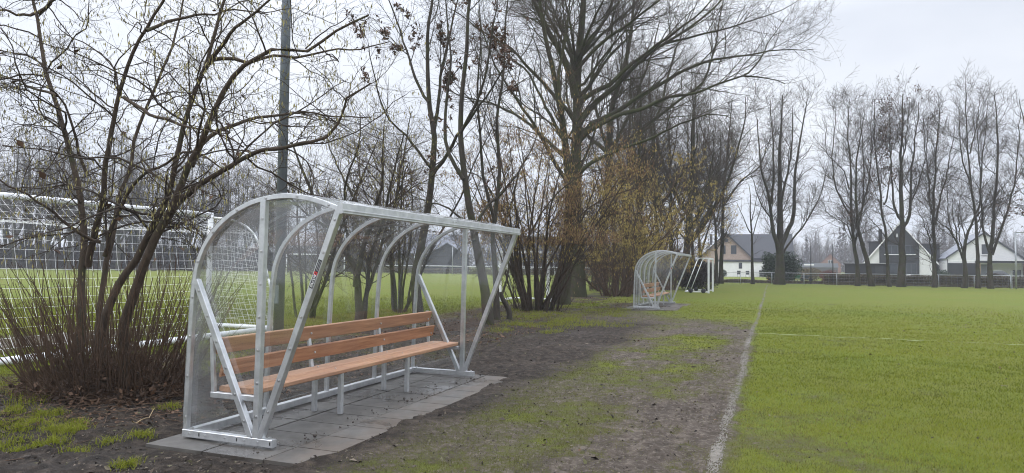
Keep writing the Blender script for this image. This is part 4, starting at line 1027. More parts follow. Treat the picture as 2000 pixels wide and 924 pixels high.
# --- the big hazel in the left foreground (stems traced, each at its own depth)
HZ = 7.85
hz = [stem([(150,757),(158,690),(164,590),(170,520),(176,470),(170,408),(160,346),(138,268),(115,195),(93,121),(78,39),(66,-20),(58,-90)], HZ, .062, .014, .5, True, 26, .006),
      stem([(172,520),(183,455),(197,400),(208,303),(227,208),(251,125),(286,56),(320,0),(352,-70)], HZ+.1, .045, .012, -.8, False, 24, .006),
      stem([(192,757),(186,680),(190,620),(198,561),(211,486),(222,438),(228,390),(245,346),(260,277),(286,212),(310,147),(333,100),(350,30),(362,-60)], HZ+.25, .046, .010, 1.0, True, 26, .008),
      stem([(205,500),(224,425),(250,365),(282,330),(318,316),(350,299),(390,305),(430,330)], HZ-.05, .032, .008, -.5, False, 18, .012),
      stem([(208,757),(200,650),(223,576),(247,531),(268,507),(290,462),(310,425),(333,377),(355,277),(377,195),(400,134),(416,78),(429,30),(442,-10),(452,-80)], HZ-.1, .064, .013, -.3, True, 28, .006),
      stem([(252,757),(243,690),(243,640),(256,600),(272,552),(286,512),(305,468),(328,428),(346,398),(362,345),(385,300),(403,268),(424,216),(450,165),(475,138),(500,121),(543,98),(600,100),(660,60),(720,30)], HZ-.2, .076, .010, -1.0, True, 32, .006),
      stem([(325,431),(345,400),(368,378),(390,360),(420,340),(455,322),(500,299),(545,289),(582,281),(615,275),(634,271),(655,250),(666,228),(668,212),(671,195),(690,178),(722,160)], HZ-.35, .042, .009, -.6, False, 30, .007),
      stem([(412,118),(440,114),(487,117),(530,103),(580,106),(640,92),(700,90),(760,75)], HZ-.4, .026, .006, .4, False, 18, .01),
      stem([(375,325),(400,268),(440,246),(478,234),(520,226),(573,221),(620,221),(660,223),(720,228)], HZ-.5, .030, .007, .9, False, 18, .012),
      stem([(170,340),(120,200),(95,175),(60,160),(20,150),(-40,140)], HZ+.4, .022, .005, -1.0, False, 14, .014),
      stem([(242,190),(270,208),(294,229),(335,243),(372,255),(433,264),(470,285)], HZ-.4, .024, .006, -.6, False, 16, .01),
      stem([(112,187),(60,170),(10,150),(-50,130)], HZ+.2, .020, .006, .6, False, 14, .014),
      stem([(70,25),(40,20),(0,12),(-60,5)], HZ+.4, .022, .006, -.4, False, 12, .014),
      stem([(78,25),(110,0),(150,-40)], HZ+.4, .03, .01, -.4, False, 12, .01),
      stem([(197,473),(140,440),(90,402),(40,372),(0,350),(-60,330)], HZ-.2, .024, .006, -.9, False, 16, .012),
      stem([(400,134),(440,80),(500,25),(545,-20)], HZ-.35, .03, .008, -.6, False, 14, .01),
      stem([(286,60),(330,42),(365,34),(405,30),(450,20),(520,30)], HZ-.6, .022, .006, .4, False, 14, .012)]
hz = [(s_[0], s_[1]*.9) for s_ in hz]
hzbase = foot(215, HZ)
HLV = [dict(per=3.9, t=(.30, 1), ang=58, sd=18, ln=1.8, taper=.45, N=11, gn=.23, up=-.01, rf=.5, rk=.0064, rmin=.003, k=5, minz=.9),
       dict(per=7.0, t=(.12, 1), ang=50, sd=18, ln=.78, taper=.4, N=8, gn=.22, up=.0, rf=.6, rk=.006, rmin=.0027, k=4, minz=.9),
       dict(per=7.5, t=(.1, 1), ang=48, sd=18, ln=.36, taper=.3, N=5, gn=.15, up=.0, rf=.7, rk=.004, rmin=.0022, k=3, minz=.9)]
hazel = tree('hazel_bush', 'big bare multi stemmed hazel bush in the left foreground', 'bush', hzbase, hz, HLV, 101, B_HAZ, TWIG_D,
     hang=[('catkins', CAT_G, 6500, .055, .013, None), ('dead_leaves', DEADLEAF, 55, .085, .6, lambda p: np.exp(-np.maximum(p[:, 2]-1.6, 0)*1.2)+.05)], sides=12)
rng = np.random.default_rng(55)
# shoots round the foot: many thin rods
n = 480; a = rng.uniform(0, 6.283, n); rad = .18+.62*rng.uniform(0, 1, n)**.7; c = hzbase+np.c_[np.cos(a)*rad*1.15, np.sin(a)*rad*.8, np.full(n, -.05)]
L = rng.uniform(.5, 1.9, n)*(1-.15*rad); ln = np.radians(rng.normal(11, 9, n)+rad*14); d = np.c_[np.cos(a)*np.sin(ln), np.sin(a)*np.sin(ln), np.cos(ln)]
P = np.empty((n, 8, 3)); P[:, 0] = c
for k in range(1, 8):
    d = d+rng.normal(0, .055, d.shape); d[:, 2] += .01; d /= np.linalg.norm(d, axis=1, keepdims=True); P[:, k] = P[:, k-1]+d*(L/7)[:, None]
Rr = (rng.uniform(.004, .010, n))[:, None]*np.linspace(1, .35, 8)[None]
tb = Tubes(); tb.add(P-hzbase, Rr, 5)
q = grow(rng, P-hzbase, Rr, per=3.2, t=(.3, 1), ang=38, sd=14, ln=.3, N=5, gn=.12, up=.02, rf=.6, rk=.006, rmin=.0016); tb.add(q[0], q[1], 3)
link('shoots', tb.mesh('shoots', B_SHOOT), hazel)['kind'] = 'stuff'
# dead leaves and fine sticks caught in the foot of the bush
n = 1500; a = rng.uniform(0, 6.283, n); rad = .95*rng.uniform(0, 1, n)**.55; C = np.c_[np.cos(a)*rad*1.2, np.sin(a)*rad*.85, .02+.62*rng.uniform(0, 1, n)**2.0*(1.1-rad)]
V, I = rhombi(C, .06*rng.uniform(.5, 1.4, n), rng, .6); link('caught_leaves', np_mesh('caught_leaves', V, I, 4, DEADLEAF, True, {'tint': ('FACE', np.clip(rng.normal(.3, .25, n), 0, 1))}), hazel)['kind'] = 'stuff'
tb = Tubes(); n = 1100; a = rng.uniform(0, 6.283, n); rad = .9*rng.uniform(0, 1, n)**.6; c = np.c_[np.cos(a)*rad*1.2, np.sin(a)*rad*.85, rng.uniform(.02, .45, n)*(1.1-rad)]
d = rng.normal(size=(n, 3)); d[:, 2] *= .5; d /= np.linalg.norm(d, axis=1, keepdims=True); tb.add(np.stack([c-d*.2, c+rng.normal(0, .02, (n, 3)), c+d*.22], 1), np.broadcast_to(np.array([.004, .004, .002]), (n, 3)), 3)
link('caught_sticks', tb.mesh('caught_sticks', B_SHOOT), hazel)['kind'] = 'stuff'

# --- hazel seen through the shelter, its dense crown above the roof
z = 15.3
t2 = [stem([(700,645),(695,544),(680,498),(654,453),(625,400),(600,350),(575,290)], z, .10, .018, .6, True, 18, .02),
      stem([(695,560),(701,515),(708,480),(722,430),(735,380),(742,320),(750,250)], z, .075, .014, -.5, False, 18, .02),
      stem([(697,612),(717,544),(728,500),(745,450),(775,390),(800,320)], z+.1, .06, .012, .7, True, 18, .02),
      stem([(715,640),(725,544),(730,494),(743,460),(760,400),(770,330),(790,260)], z+.3, .062, .012, -.8, True, 18, .02),
      stem([(654,453),(640,440),(600,415),(565,370),(530,330)], z+.3, .035, .009, -.5, False, 14, .02),
      stem([(722,430),(690,370),(660,330),(640,270)], z, .04, .01, .9, False, 14, .02),
      stem([(680,498),(672,420),(680,350),(700,290),(705,225)], z-.2, .04, .01, -.9, False, 14, .02)]
CLV = [dict(per=4.6, t=(.22, 1), ang=46, sd=15, ln=1.6, taper=.4, N=8, gn=.13, up=.02, rf=.5, rk=.009, rmin=.003, k=4),
       dict(per=6.5, t=(.1, 1), ang=46, sd=15, ln=.8, taper=.4, N=6, gn=.14, up=.015, rf=.6, rk=.006, rmin=.0042, k=3),
       dict(per=7.0, t=(.1, 1), ang=44, sd=15, ln=.40, taper=.3, N=4, gn=.12, rf=.7, rk=.004, rmin=.0036, k=3)]
tree('hazel_bush', 'dense bare hazel seen through the near shelter with twiggy crown above its roof', 'bush', foot(700, z), t2, CLV, 102, B_GREY, TWIG, hang=[('catkins', CAT_G, 2600, .06, .014, None)])
b2 = foot(600, 18.5); tree('hazel_bush', 'bare hazel behind the floodlight pole on the left field edge', 'bush', b2, gen_clump(b2, 4.6, 9, .35, 31, .05, .0, 40), CLV, 103, B_GREY, TWIG, hang=[('catkins', CAT_G, 1400, .06, .014, None)])
b2 = foot(775, 21); tree('hazel_bush', 'bare hazel rising behind the middle of the near shelter roof', 'bush', b2, gen_clump(b2, 5.6, 9, .4, 32, .055, .01, 36), CLV, 104, B_GREY, TWIG, hang=[('catkins', CAT_G, 1800, .07, .016, None)])

# --- young ashes behind the right end of the shelter
z = 18.0; A_LV = [dict(per=2.4, t=(.3, 1), ang=36, sd=10, ln=1.7, taper=.5, N=8, gn=.07, up=.06, rf=.5, rk=.009, rmin=.004, k=5, big=True),
      dict(per=4.5, t=(.15, 1), ang=40, sd=12, ln=.95, taper=.4, N=6, gn=.09, up=.05, rf=.6, rk=.007, rmin=.0045, k=3),
      dict(per=5.0, t=(.15, 1), ang=42, sd=12, ln=.42, taper=.3, N=4, gn=.1, up=.04, rf=.7, rk=.005, rmin=.004, k=3)]
t3 = [stem([(820,622),(810,544),(821,487),(830,444),(836,405),(843,355),(848,273),(842,230),(836,191),(834,68),(845,-10),(850,-120)], z, .135, .02, .4, True, 24, .01),
      stem([(843,345),(873,309),(895,270),(918,236),(950,190),(977,150),(1010,100)], z+.1, .06, .012, -1.2, False, 16, .015),
      stem([(838,200),(827,190),(812,158),(800,123),(788,85),(779,55),(757,0),(740,-60)], z+.3, .045, .01, .8, False, 16, .012),
      stem([(846,262),(855,218),(860,175),(864,136),(875,90),(882,59),(896,0),(905,-60)], z+.3, .055, .012, .9, False, 16, .012),
      stem([(843,330),(815,290),(790,262),(760,235),(735,170),(720,90)], z, .04, .01, -.8, False, 14, .015)]
tree('ash_tree', 'slender bare ash with hanging brown seed clusters behind the near shelter', 'tree', foot(820, z), t3, A_LV, 105, B_GREY, TWIG, stemname='limb',
     hang=[('seed_clusters', SEED, 1500, .13, .35, lambda p: (fbm(p[:, 0]*2.2, p[:, 2]*2.2+p[:, 1], 2, 9) > .6)*np.exp(-((p[:, 2]-6.0)/2.)**2)+.001)])
z = 17.0
t4 = [stem([(954,636),(946,575),(937,532),(930,498),(926,470),(921,440),(914,400),(905,350),(898,273),(900,195),(909,104),(914,27),(922,-60),(926,-140)], z, .125, .02, .5, True, 24, .01),
      stem([(926,470),(938,430),(958,400),(985,380),(1010,345),(1035,310)], z, .05, .012, .8, False, 14, .015),
      stem([(905,350),(880,300),(868,250),(872,180),(880,110),(872,40),(868,-50)], z+.2, .055, .012, .9, False, 16, .015),
      stem([(899,260),(930,200),(952,130),(962,60),(975,-30)], z+.2, .045, .01, -.9, False, 14, .015),
      stem([(921,440),(890,415),(868,400),(845,396),(800,380)], z+.2, .035, .01, .8, False, 12, .015)]
tree('ash_tree', 'leaning bare ash just past the right end of the near shelter', 'tree', foot(954, z), t4, A_LV, 106, B_GREY, TWIG, stemname='limb', hang=[('seed_clusters', SEED, 700, .13, .35, lambda p: (fbm(p[:, 0]*2.2+7, p[:, 2]*2.2+p[:, 1], 2, 9) > .6)*1.+.001)])
z = 18.3
t5 = [stem([(971,628),(970,566),(966,510),(962,460),(966,400),(975,330),(972,240),(985,150),(990,40),(1000,-60)], z, .085, .014, .6, True, 22, .012),
      stem([(966,430),(945,350),(940,280),(935,180),(942,80),(938,-20)], z, .05, .01, -.7, False, 16, .012)]
tree('young_tree', 'thin young tree with mossy yellow foot between ash and broken stump', 'tree', foot(971, z), t5, A_LV, 107, B_GREY, TWIG, stemname='limb')
z = 18.6
t6 = [stem([(996,628),(990,600),(980,582),(977,572)], z, .085, .055, 0, True, 10, .01), stem([(979,578),(985,560),(991,530),(990,495),(1000,455)], z, .035, .012, .2, False, 12, .012)]
tree('broken_stump', 'broken leaning stump with one thin shoot beside the young tree', 'stump', foot(996, z), t6, [dict(per=3, t=(.3, 1), ang=45, sd=12, ln=.5, N=6, gn=.1, up=.05, rk=.01, rmin=.003, k=3)], 108, B_GREY, TWIG, stemname='limb')

# --- multi stemmed bush
z = 22.8; bb = foot(1045, z)
t7 = gen_clump(bb, 6.4, 24, .75, 41, .055, .01, 27)+gen_clump(bb, 2.6, 44, 1.0, 45, .016, .0, 24)
t7 += [stem([(1050,600),(1062,540),(1085,490),(1120,440),(1160,400),(1210,375),(1240,365)], z-.4, .05, .012, -1.5, True, 18, .02),
       stem([(1035,600),(1015,520),(1003,470),(985,420),(960,370),(930,340),(900,330)], z-.3, .05, .012, -1.0, True, 18, .02),
       stem([(1060,600),(1095,545),(1130,505),(1165,460),(1190,440)], z-.6, .045, .012, -1.2, True, 16, .02),
       stem([(1030,470),(1060,410),(1110,355),(1150,335),(1210,315)], z-1.5, .035, .008, -1.0, False, 16, .02),
       stem([(990,425),(1010,350),(1040,290),(1060,230),(1070,180)], z-1.2, .035, .008, 0, False, 16, .02)]
tree('hazel_bush', 'dark clump of many stems between the ash and the thick trunk', 'bush', bb, t7, [dict(CLV[0], per=3.4, t=(.42, 1)), dict(CLV[1], per=5.), dict(CLV[2], per=5.)], 109, B_HAZ, TWIG_D, hang=[('catkins', CAT_B, 15000, .085, .024, lambda p: (p[:, 2] > 2.2)*sm(.42, .6, fbm(p[:, 0]*1.3+p[:, 1]*.7, p[:, 2]*1.3, 3, 8))+.02), ('catkins', CAT_Y, 9000, .07, .018, lambda p: (p[:, 2] > 1.6)*1.+.01)])

# --- the thick trunk and the great spreading tree behind it
OLV = [dict(per=2.1, t=(.25, 1), ang=40, sd=14, ln=3.4, taper=.45, N=10, gn=.1, up=.03, rf=.5, rk=.011, rmin=.006, k=5, big=True),
       dict(per=2.7, t=(.12, 1), ang=42, sd=14, ln=2.0, taper=.4, N=8, gn=.12, up=.02, rf=.55, rk=.009, rmin=.008, k=4),
       dict(per=3.6, t=(.1, 1), ang=44, sd=14, ln=.95, taper=.4, N=6, gn=.13, up=.01, rf=.6, rk=.007, rmin=.0065, k=3),
       dict(per=3.6, t=(.1, 1), ang=44, sd=14, ln=.5, taper=.3, N=4, gn=.12, rf=.7, rk=.005, rmin=.0055, k=3)]
z = 26.2
t8 = [stem([(1099,596),(1102,550),(1107,490),(1112,430),(1113,360),(1106,290),(1096,210),(1080,130),(1062,50),(1050,-40)], z, .255, .05, .5, True, 24, .01),
      stem([(1112,370),(1085,330),(1060,290),(1040,250),(1010,195),(985,150),(960,90),(940,20)], z, .09, .015, -1.0, False, 18, .03),
      stem([(1104,280),(1060,205),(1030,150),(990,110),(960,60)], z, .08, .014, 1.5, False, 16, .03),
      stem([(1098,225),(1090,150),(1098,80),(1105,0),(1100,-80)], z, .08, .014, 1.0, False, 16, .03)]
tree('mossy_tree', 'dark thick trunk standing close behind the multi stemmed bush', 'tree', foot(1099, z), t8, OLV, 110, B_OAK, TWIG, stemname='limb')
z = 32.5
t9 = [stem([(1126,578),(1127,530),(1127,470),(1124,410),(1124,350),(1125,257),(1127,200),(1128,147),(1135,74),(1141,0),(1146,-90)], z, .40, .10, .3, True, 26, .01),
      stem([(1124,190),(1114,143),(1096,99),(1070,59),(1048,15),(1025,-40),(1000,-100)], z, .24, .05, -1.5, False, 18, .03),
      stem([(1128,250),(1150,212),(1181,184),(1225,147),(1276,99),(1300,85),(1340,60),(1390,20),(1430,-20)], z, .19, .03, 1.0, False, 20, .03),
      stem([(1126,290),(1145,262),(1181,239),(1217,221),(1265,206),(1308,189),(1362,179),(1416,157),(1454,146),(1503,151),(1535,164)], z, .17, .02, -2.5, False, 24, .03),
      stem([(1128,275),(1160,240),(1200,222),(1281,168),(1335,138),(1389,119),(1470,103),(1525,97),(1592,96)], z, .17, .018, 1.5, False, 24, .03),
      stem([(1128,205),(1165,180),(1200,162),(1254,114),(1308,76),(1362,32),(1400,-10)], z, .16, .03, -1.5, False, 18, .03),
      stem([(1133,110),(1160,65),(1190,20),(1215,-50)], z, .15, .04, 1.5, False, 14, .03),
      stem([(1125,150),(1112,80),(1085,30),(1060,-40)], z, .13, .03, 2.0, False, 14, .03),
      stem([(1124,350),(1150,320),(1175,308),(1214,294),(1254,280),(1300,257),(1350,236),(1390,225),(1430,232)], z, .13, .018, -2.0, False, 20, .03),
      stem([(1124,330),(1085,290),(1050,262),(1010,230),(960,205),(900,190),(850,165)], z, .13, .016, 1.5, False, 20, .03),
      stem([(1124,240),(1085,190),(1040,140),(985,85),(930,50),(880,20)], z, .13, .02, -2.5, False, 18, .03),
      stem([(1130,140),(1165,95),(1225,50),(1290,0),(1340,-40)], z, .12, .03, -3, False, 16, .03),
      stem([(1127,200),(1180,120),(1240,60),(1300,15)], z, .12, .02, 3.5, False, 16, .03),
      stem([(1454,146),(1480,120),(1510,70),(1540,30)], z-2.5, .05, .012, 1, False, 12, .03),
      stem([(1300,85),(1360,70),(1430,50),(1500,30),(1560,0)], z+1, .08, .014, 1.5, False, 14, .03)]
_r = random.Random(12)
for i in range(13):
    v0 = _r.uniform(90, 340); a_ = math.radians(_r.uniform(-58, 58)); l_ = _r.uniform(180, 330); bow = _r.uniform(.05, .3)*(1 if a_ > 0 else -1)
    t9.append(stem([(1127, v0+12)]+[(1127+math.sin(a_+bow*(1-q))*l_*q, v0-math.cos(a_+bow*(1-q))*l_*q) for q in (.3, .65, 1.)], z, _r.uniform(.06, .11), .014, _r.uniform(-4, 4), False, 16, .035))
t9 = [(s_[0], s_[1]*(1 if i_ == 0 else .86)) for i_, s_ in enumerate(t9)]
tree('mossy_tree', 'great spreading mossy tree whose long limbs reach over the pitch', 'tree', foot(1126, z), t9, OLV, 111, B_OAK, TWIG_D, stemname='limb', sides=12)
z = 43.0
t10 = [stem([(1168,564),(1170,520),(1173,480),(1180,430),(1188,350),(1190,260),(1195,206),(1212,150),(1225,103),(1235,44),(1240,-40)], z, .40, .06, .4, True, 24, .01)]
t10 += [stem([(1189,300),(1200+40*i,230-30*(i % 2)),(1215+55*i,150-35*(i % 3)),(1225+62*i,60-20*i)], z, .15, .025, (-1)**i*2, False, 16, .04) for i in range(-2, 4) if i]
tree('mossy_tree', 'upright trunk wrapped in thin shoots right of the spreading tree', 'tree', foot(1168, z), t10, OLV[:3], 112, B_OAK, TWIG, stemname='limb')

# --- catkin bushes behind the far shelter
KLV = [dict(per=2.7, t=(.25, 1), ang=42, sd=15, ln=1.6, taper=.4, N=7, gn=.12, up=.02, rf=.5, rk=.009, rmin=.004, k=4),
       dict(per=5.4, t=(.1, 1), ang=44, sd=15, ln=.9, taper=.4, N=5, gn=.13, rf=.6, rk=.007, rmin=.0065, k=3)]
for u, z, h, n_, sd_, lab, cy, cb in ((1204, 33.5, 7.8, 22, 51, 'hazel clump hung with golden catkins just left of the far shelter', 13000, 3000), (1243, 36, 7.4, 18, 52, 'hazel clump with golden catkins rising behind the far shelter', 11000, 2500),
                                       (1300, 43, 6.5, 14, 53, 'yellowish catkin bush between far shelter and portable goal', 10000, 1500), (1180, 40, 6.5, 12, 54, 'brown catkin bush at the foot of the upright shoot wrapped trunk', 4000, 11000)):
    b2 = foot(u, z); tree('hazel_bush', lab, 'bush', b2, gen_clump(b2, h, n_, .7, sd_, .06, .0, 36)+gen_clump(b2, 2.7, 26, 1.1, sd_+7, .017, .0, 26), KLV, 113+sd_, B_SHOOT, TWIG, hang=[('catkins', CAT_Y, cy, .10, .026, lambda p: (p[:, 2] > 1.4)*sm(.42, .62, fbm(p[:, 0]*1.5+p[:, 1]*.7, p[:, 2]*1.5, 3, 5))+.03), ('catkins', CAT_B, cb, .10, .026, lambda p: sm(.42, .62, fbm(p[:, 0]*1.5+p[:, 1]*.7+9, p[:, 2]*1.5, 3, 5))+.05)])

# --- tree row beyond the far shelter
RLV = [dict(per=2.6, t=(.2, 1), ang=44, sd=13, ln=3.0, taper=.5, N=8, gn=.12, up=.05, rf=.5, rk=.010, rmin=.009, k=4, big=True),
       dict(per=3.4, t=(.12, 1), ang=40, sd=12, ln=1.6, taper=.4, N=6, gn=.1, up=.05, rf=.55, rk=.009, rmin=.012, k=3),
       dict(per=4.8, t=(.12, 1), ang=42, sd=12, ln=.9, taper=.3, N=4, gn=.1, up=.03, rf=.7, rk=.006, rmin=.0125, k=3)]
for u, z, h, sd_, n_, r_, lab in ((1256, 41, 14.5, 61, 4, .22, 'mossy trunked tree behind the golden catkin clumps'), (1292, 47, 16, 62, 4, .2, 'bare tree above the far shelter roof'),
                          (1335, 51, 17, 63, 5, .36, 'thick forked bare tree right behind the portable goal'), (1351, 55, 16, 64, 3, .16, 'slim bare tree just right of the thick forked one'),
                          (1367, 58, 16, 65, 4, .18, 'bare tree left of the pink house gable'), (1225, 52, 18, 66, 5, .3, 'tall bare tree behind the catkin clumps and shelter'),
                          (1310, 60, 19, 67, 5, .25, 'tall bare tree rising in the depth of the row')):
    b2 = foot(u, z); tree('bare_tree', lab, 'tree', b2, gen_rising(b2, h, sd_, .24, n_+1, .27, r_), RLV, 200+sd_, B_ROW, TWIG, stemname='limb')
z = 61
tree('bare_tree', 'pale thin tree before the left half of the pink gable', 'tree', foot(1399, z), [stem([(1399,551),(1397,490),(1394,423),(1385,370),(1380,300),(1375,250)], z, .16, .03, .3, True, 18, .03), stem([(1395,440),(1410,380),(1420,320),(1440,270)], z, .08, .02, 1, False, 14, .03)], RLV, 301, B_ROW, TWIG, stemname='limb')
tree('bare_tree', 'bare tree before the pink gable with branches sweeping right', 'tree', foot(1408, z), [stem([(1408,551),(1410,490),(1414,409),(1416,354),(1420,300),(1428,230),(1432,190)], z, .2, .03, .3, True, 18, .03), stem([(1415,400),(1450,350),(1480,330),(1500,280),(1520,250)], z, .1, .02, -1.5, False, 14, .04),
     stem([(1416,360),(1390,300),(1370,240),(1365,190)], z, .1, .02, 1.5, False, 14, .04), stem([(1415,390),(1370,380),(1330,350),(1310,320)], z, .08, .02, -1, False, 14, .04)], RLV, 302, B_ROW, TWIG, stemname='limb')
z = 60.5
SLV = [dict(per=2.2, t=(.3, 1), ang=55, sd=12, ln=1.5, taper=.4, N=6, gn=.12, up=.03, rf=.5, rk=.009, rmin=.008, k=3), dict(per=3.2, t=(.15, 1), ang=42, sd=12, ln=.6, N=4, gn=.1, rmin=.007, k=3)]
tree('young_tree', 'small young tree before the dark tiled roof of the pink house', 'tree', foot(1470, z), [stem([(1470,553),(1468,475),(1464,423),(1465,385),(1462,360)], z, .16, .02, 0, True, 16, .015), stem([(1467,470),(1480,430),(1492,390)], z, .06, .015, .4, False, 10, .02), stem([(1466,455),(1452,425),(1440,395)], z, .06, .015, -.4, False, 10, .02), stem([(1466,440),(1474,405),(1478,375)], z, .05, .015, -.4, False, 10, .02)], SLV, 303, B_ROW, TWIG, stemname='limb')
z = 60.0
tree('bare_tree', 'big multi stemmed bare tree right of the dark tiled roof at the pitch end', 'tree', foot(1522, z),
     [stem([(1522,554),(1523,520),(1524,492),(1525,437),(1523,343),(1524,278),(1527,220),(1530,185)], z, .42, .04, .3, True, 22, .02), stem([(1524,505),(1517,475),(1508,444),(1506,399),(1500,370),(1489,335),(1483,280),(1480,230)], z, .22, .03, -1, False, 18, .03),
      stem([(1506,399),(1510,350),(1511,292),(1507,230),(1504,195)], z-.6, .14, .025, .8, False, 16, .03), stem([(1526,480),(1538,450),(1549,423),(1553,337),(1563,267),(1572,220),(1576,195)], z, .22, .03, 1.0, False, 18, .03),
      stem([(1529,497),(1533,487),(1550,462),(1567,444),(1585,415),(1598,388),(1608,361),(1615,330)], z, .10, .02, -.8, False, 16, .03), stem([(1525,400),(1540,340),(1548,280),(1550,215)], z, .13, .025, -1.2, False, 16, .03),
      stem([(1507,430),(1492,405),(1480,380),(1470,340)], z-.5, .08, .02, -.6, False, 12, .03)], RLV, 304, B_ROW, TWIG, stemname='limb')

# --- the row of bare trees at the right
def row_tree(label, u, z, stems, seed, hang=()):
    tree('bare_tree', label, 'tree', foot(u, z), [stem(px, z+dz0, r0*(.82 if i == 0 else .74), r1*.7, dz, i == 0 or px[0][1] > 548, 20, .045, seed+i) for i, (px, r0, r1, dz0, dz) in enumerate(stems)], RLV, seed, B_ROW, TWIG, 'row of bare trees at the right end of the pitch', hang, 'limb')
ZR = lambda u: 64.3/(.936+.353*(u-1000)/F)
row_tree('bare tree with straight trunk at the left end of the right row', 1675, ZR(1675), [([(1675,558),(1672,510),(1667,472),(1661,430),(1660,380),(1657,312),(1656,250),(1658,195)], .23, .03, 0, .4), ([(1667,474),(1655,452),(1645,440),(1630,428),(1615,418),(1606,395)], .09, .02, 0, -.8),
     ([(1668,480),(1675,440),(1685,400),(1690,340),(1688,270),(1680,215)], .13, .025, 0, 1), ([(1661,420),(1640,370),(1630,310),(1632,240),(1635,200)], .11, .02, 0, .8), ([(1660,370),(1645,330),(1620,290),(1615,240)], .08, .02, 0, -1)], 401)
row_tree('bare tree with trunk leaning left beside the straight one', 1703, ZR(1703), [([(1703,556),(1698,520),(1690,489),(1682,458),(1677,432),(1675,390),(1674,346),(1678,280),(1684,220)], .26, .03, 0, -.4), ([(1690,489),(1678,465),(1668,445),(1662,400),(1650,350)], .12, .02, 0, .8),
     ([(1676,420),(1690,380),(1698,330),(1700,270),(1702,220)], .13, .025, 0, 1.)], 402)
row_tree('slim bare tree with dark leaf tufts left of the white house gable', 1738, ZR(1738), [([(1738,556),(1736,510),(1733,464),(1729,430),(1724,390),(1718,340),(1715,290),(1713,240),(1711,195)], .17, .03, 0, .4), ([(1733,464),(1715,440),(1700,420),(1692,400)], .07, .02, 0, -.8), ([(1726,400),(1735,350),(1740,300),(1742,250)], .09, .02, 0, .8)], 403,
     [('dead_leaves', SEED, 700, .20, .5, lambda p: (fbm(p[:, 0]*.9, p[:, 2]*.9, 2, 3) > .55)*1.+.001)])
row_tree('thickest bare tree of the right row straight before the anthracite panel', 1760, ZR(1760), [([(1760,559),(1761,500),(1762,440),(1759,377),(1758,320),(1760,260),(1762,185)], .37, .04, 0, .3), ([(1763,445),(1772,425),(1776,390),(1778,350),(1785,290),(1792,240),(1796,200)], .19, .03, 0, 1), ([(1760,430),(1748,390),(1742,340),(1738,280),(1740,220)], .14, .025, 0, -1),
     ([(1776,400),(1795,350),(1808,300),(1812,250)], .10, .02, .5, -1), ([(1760,330),(1772,270),(1776,210)], .1, .02, 0, -.8)], 404, [('dead_leaves', SEED, 500, .18, .5, lambda p: (p[:, 2] > 12)*(fbm(p[:, 0]*.9, p[:, 2]*.9, 2, 3) > .5)*1.+.001)])
row_tree('bare tree forking in three at the right eave of the white gable', 1826, ZR(1826), [([(1825,561),(1826,500),(1826,440),(1826,410),(1825,365),(1828,300),(1833,240),(1836,200)], .21, .03, 0, .3), ([(1826,438),(1820,410),(1816,390),(1814,340),(1806,280),(1800,225)], .12, .02, 0, .8), ([(1827,440),(1834,410),(1840,385),(1850,347),(1858,300),(1866,240)], .13, .02, 0, -.8),
     ([(1815,470),(1808,440),(1800,420),(1793,390)], .07, .02, 0, -.8), ([(1824,560),(1820,520),(1816,480),(1812,452)], .09, .05, 0, .5)], 405)
row_tree('wide forked bare tree before the dark ground floor of the white brick house', 1883, ZR(1883), [([(1883,561),(1883,530),(1883,508),(1886,480),(1893,455),(1900,432),(1912,415),(1930,400),(1960,385)], .25, .03, 0, .4), ([(1882,508),(1872,485),(1858,460),(1848,445),(1837,435),(1820,405)], .13, .02, 0, -.8), ([(1872,485),(1865,450),(1860,420),(1862,380)], .09, .02, 0, .6),
     ([(1862,465),(1850,430),(1846,390),(1850,350)], .08, .02, 0, -.6), ([(1880,500),(1876,450),(1872,410),(1876,370)], .07, .02, 0, .8)], 406)
row_tree('tall bare tree with one straight trunk just right of the forked tree', 1910, ZR(1910), [([(1910,563),(1909,530),(1907,489),(1904,455),(1902,422),(1898,385),(1896,345),(1893,290),(1888,230),(1885,170)], .19, .03, 0, .3), ([(1903,425),(1915,390),(1918,340),(1912,280),(1908,220)], .11, .02, 0, 1), ([(1897,360),(1880,310),(1868,250),(1866,205)], .1, .02, 0, -.8), ([(1894,300),(1908,250),(1915,190)], .08, .02, 0, .6)], 407)
row_tree('bare tree splitting low into three trunks near the ball stop frame', 1935, ZR(1935), [([(1935,563),(1935,530),(1936,499),(1941,465),(1944,430),(1948,370),(1950,300),(1948,240),(1942,180)], .24, .03, 0, .3), ([(1935,500),(1928,470),(1920,440),(1917,410),(1915,380),(1920,320),(1926,250),(1928,200)], .14, .025, 0, .8), ([(1938,498),(1944,470),(1951,448),(1962,410),(1972,375),(1980,340),(1992,280),(1998,220)], .15, .025, 0, -.8)], 408)
row_tree('bare tree at the right edge behind the ball stop frame', 2040, ZR(2040), [([(2040,565),(2030,500),(2020,430),(2010,360),(2002,300),(1998,240),(1990,190)], .25, .03, 0, .3), ([(2020,430),(2000,410),(1982,398),(1970,390)], .08, .02, 0, -.6), ([(2030,480),(2050,400),(2060,300),(2055,220)], .14, .02, 0, .6)], 409, [('dead_leaves', SEED, 300, .22, .6, lambda p: (p[:, 2] < 9)*1.+.01)])

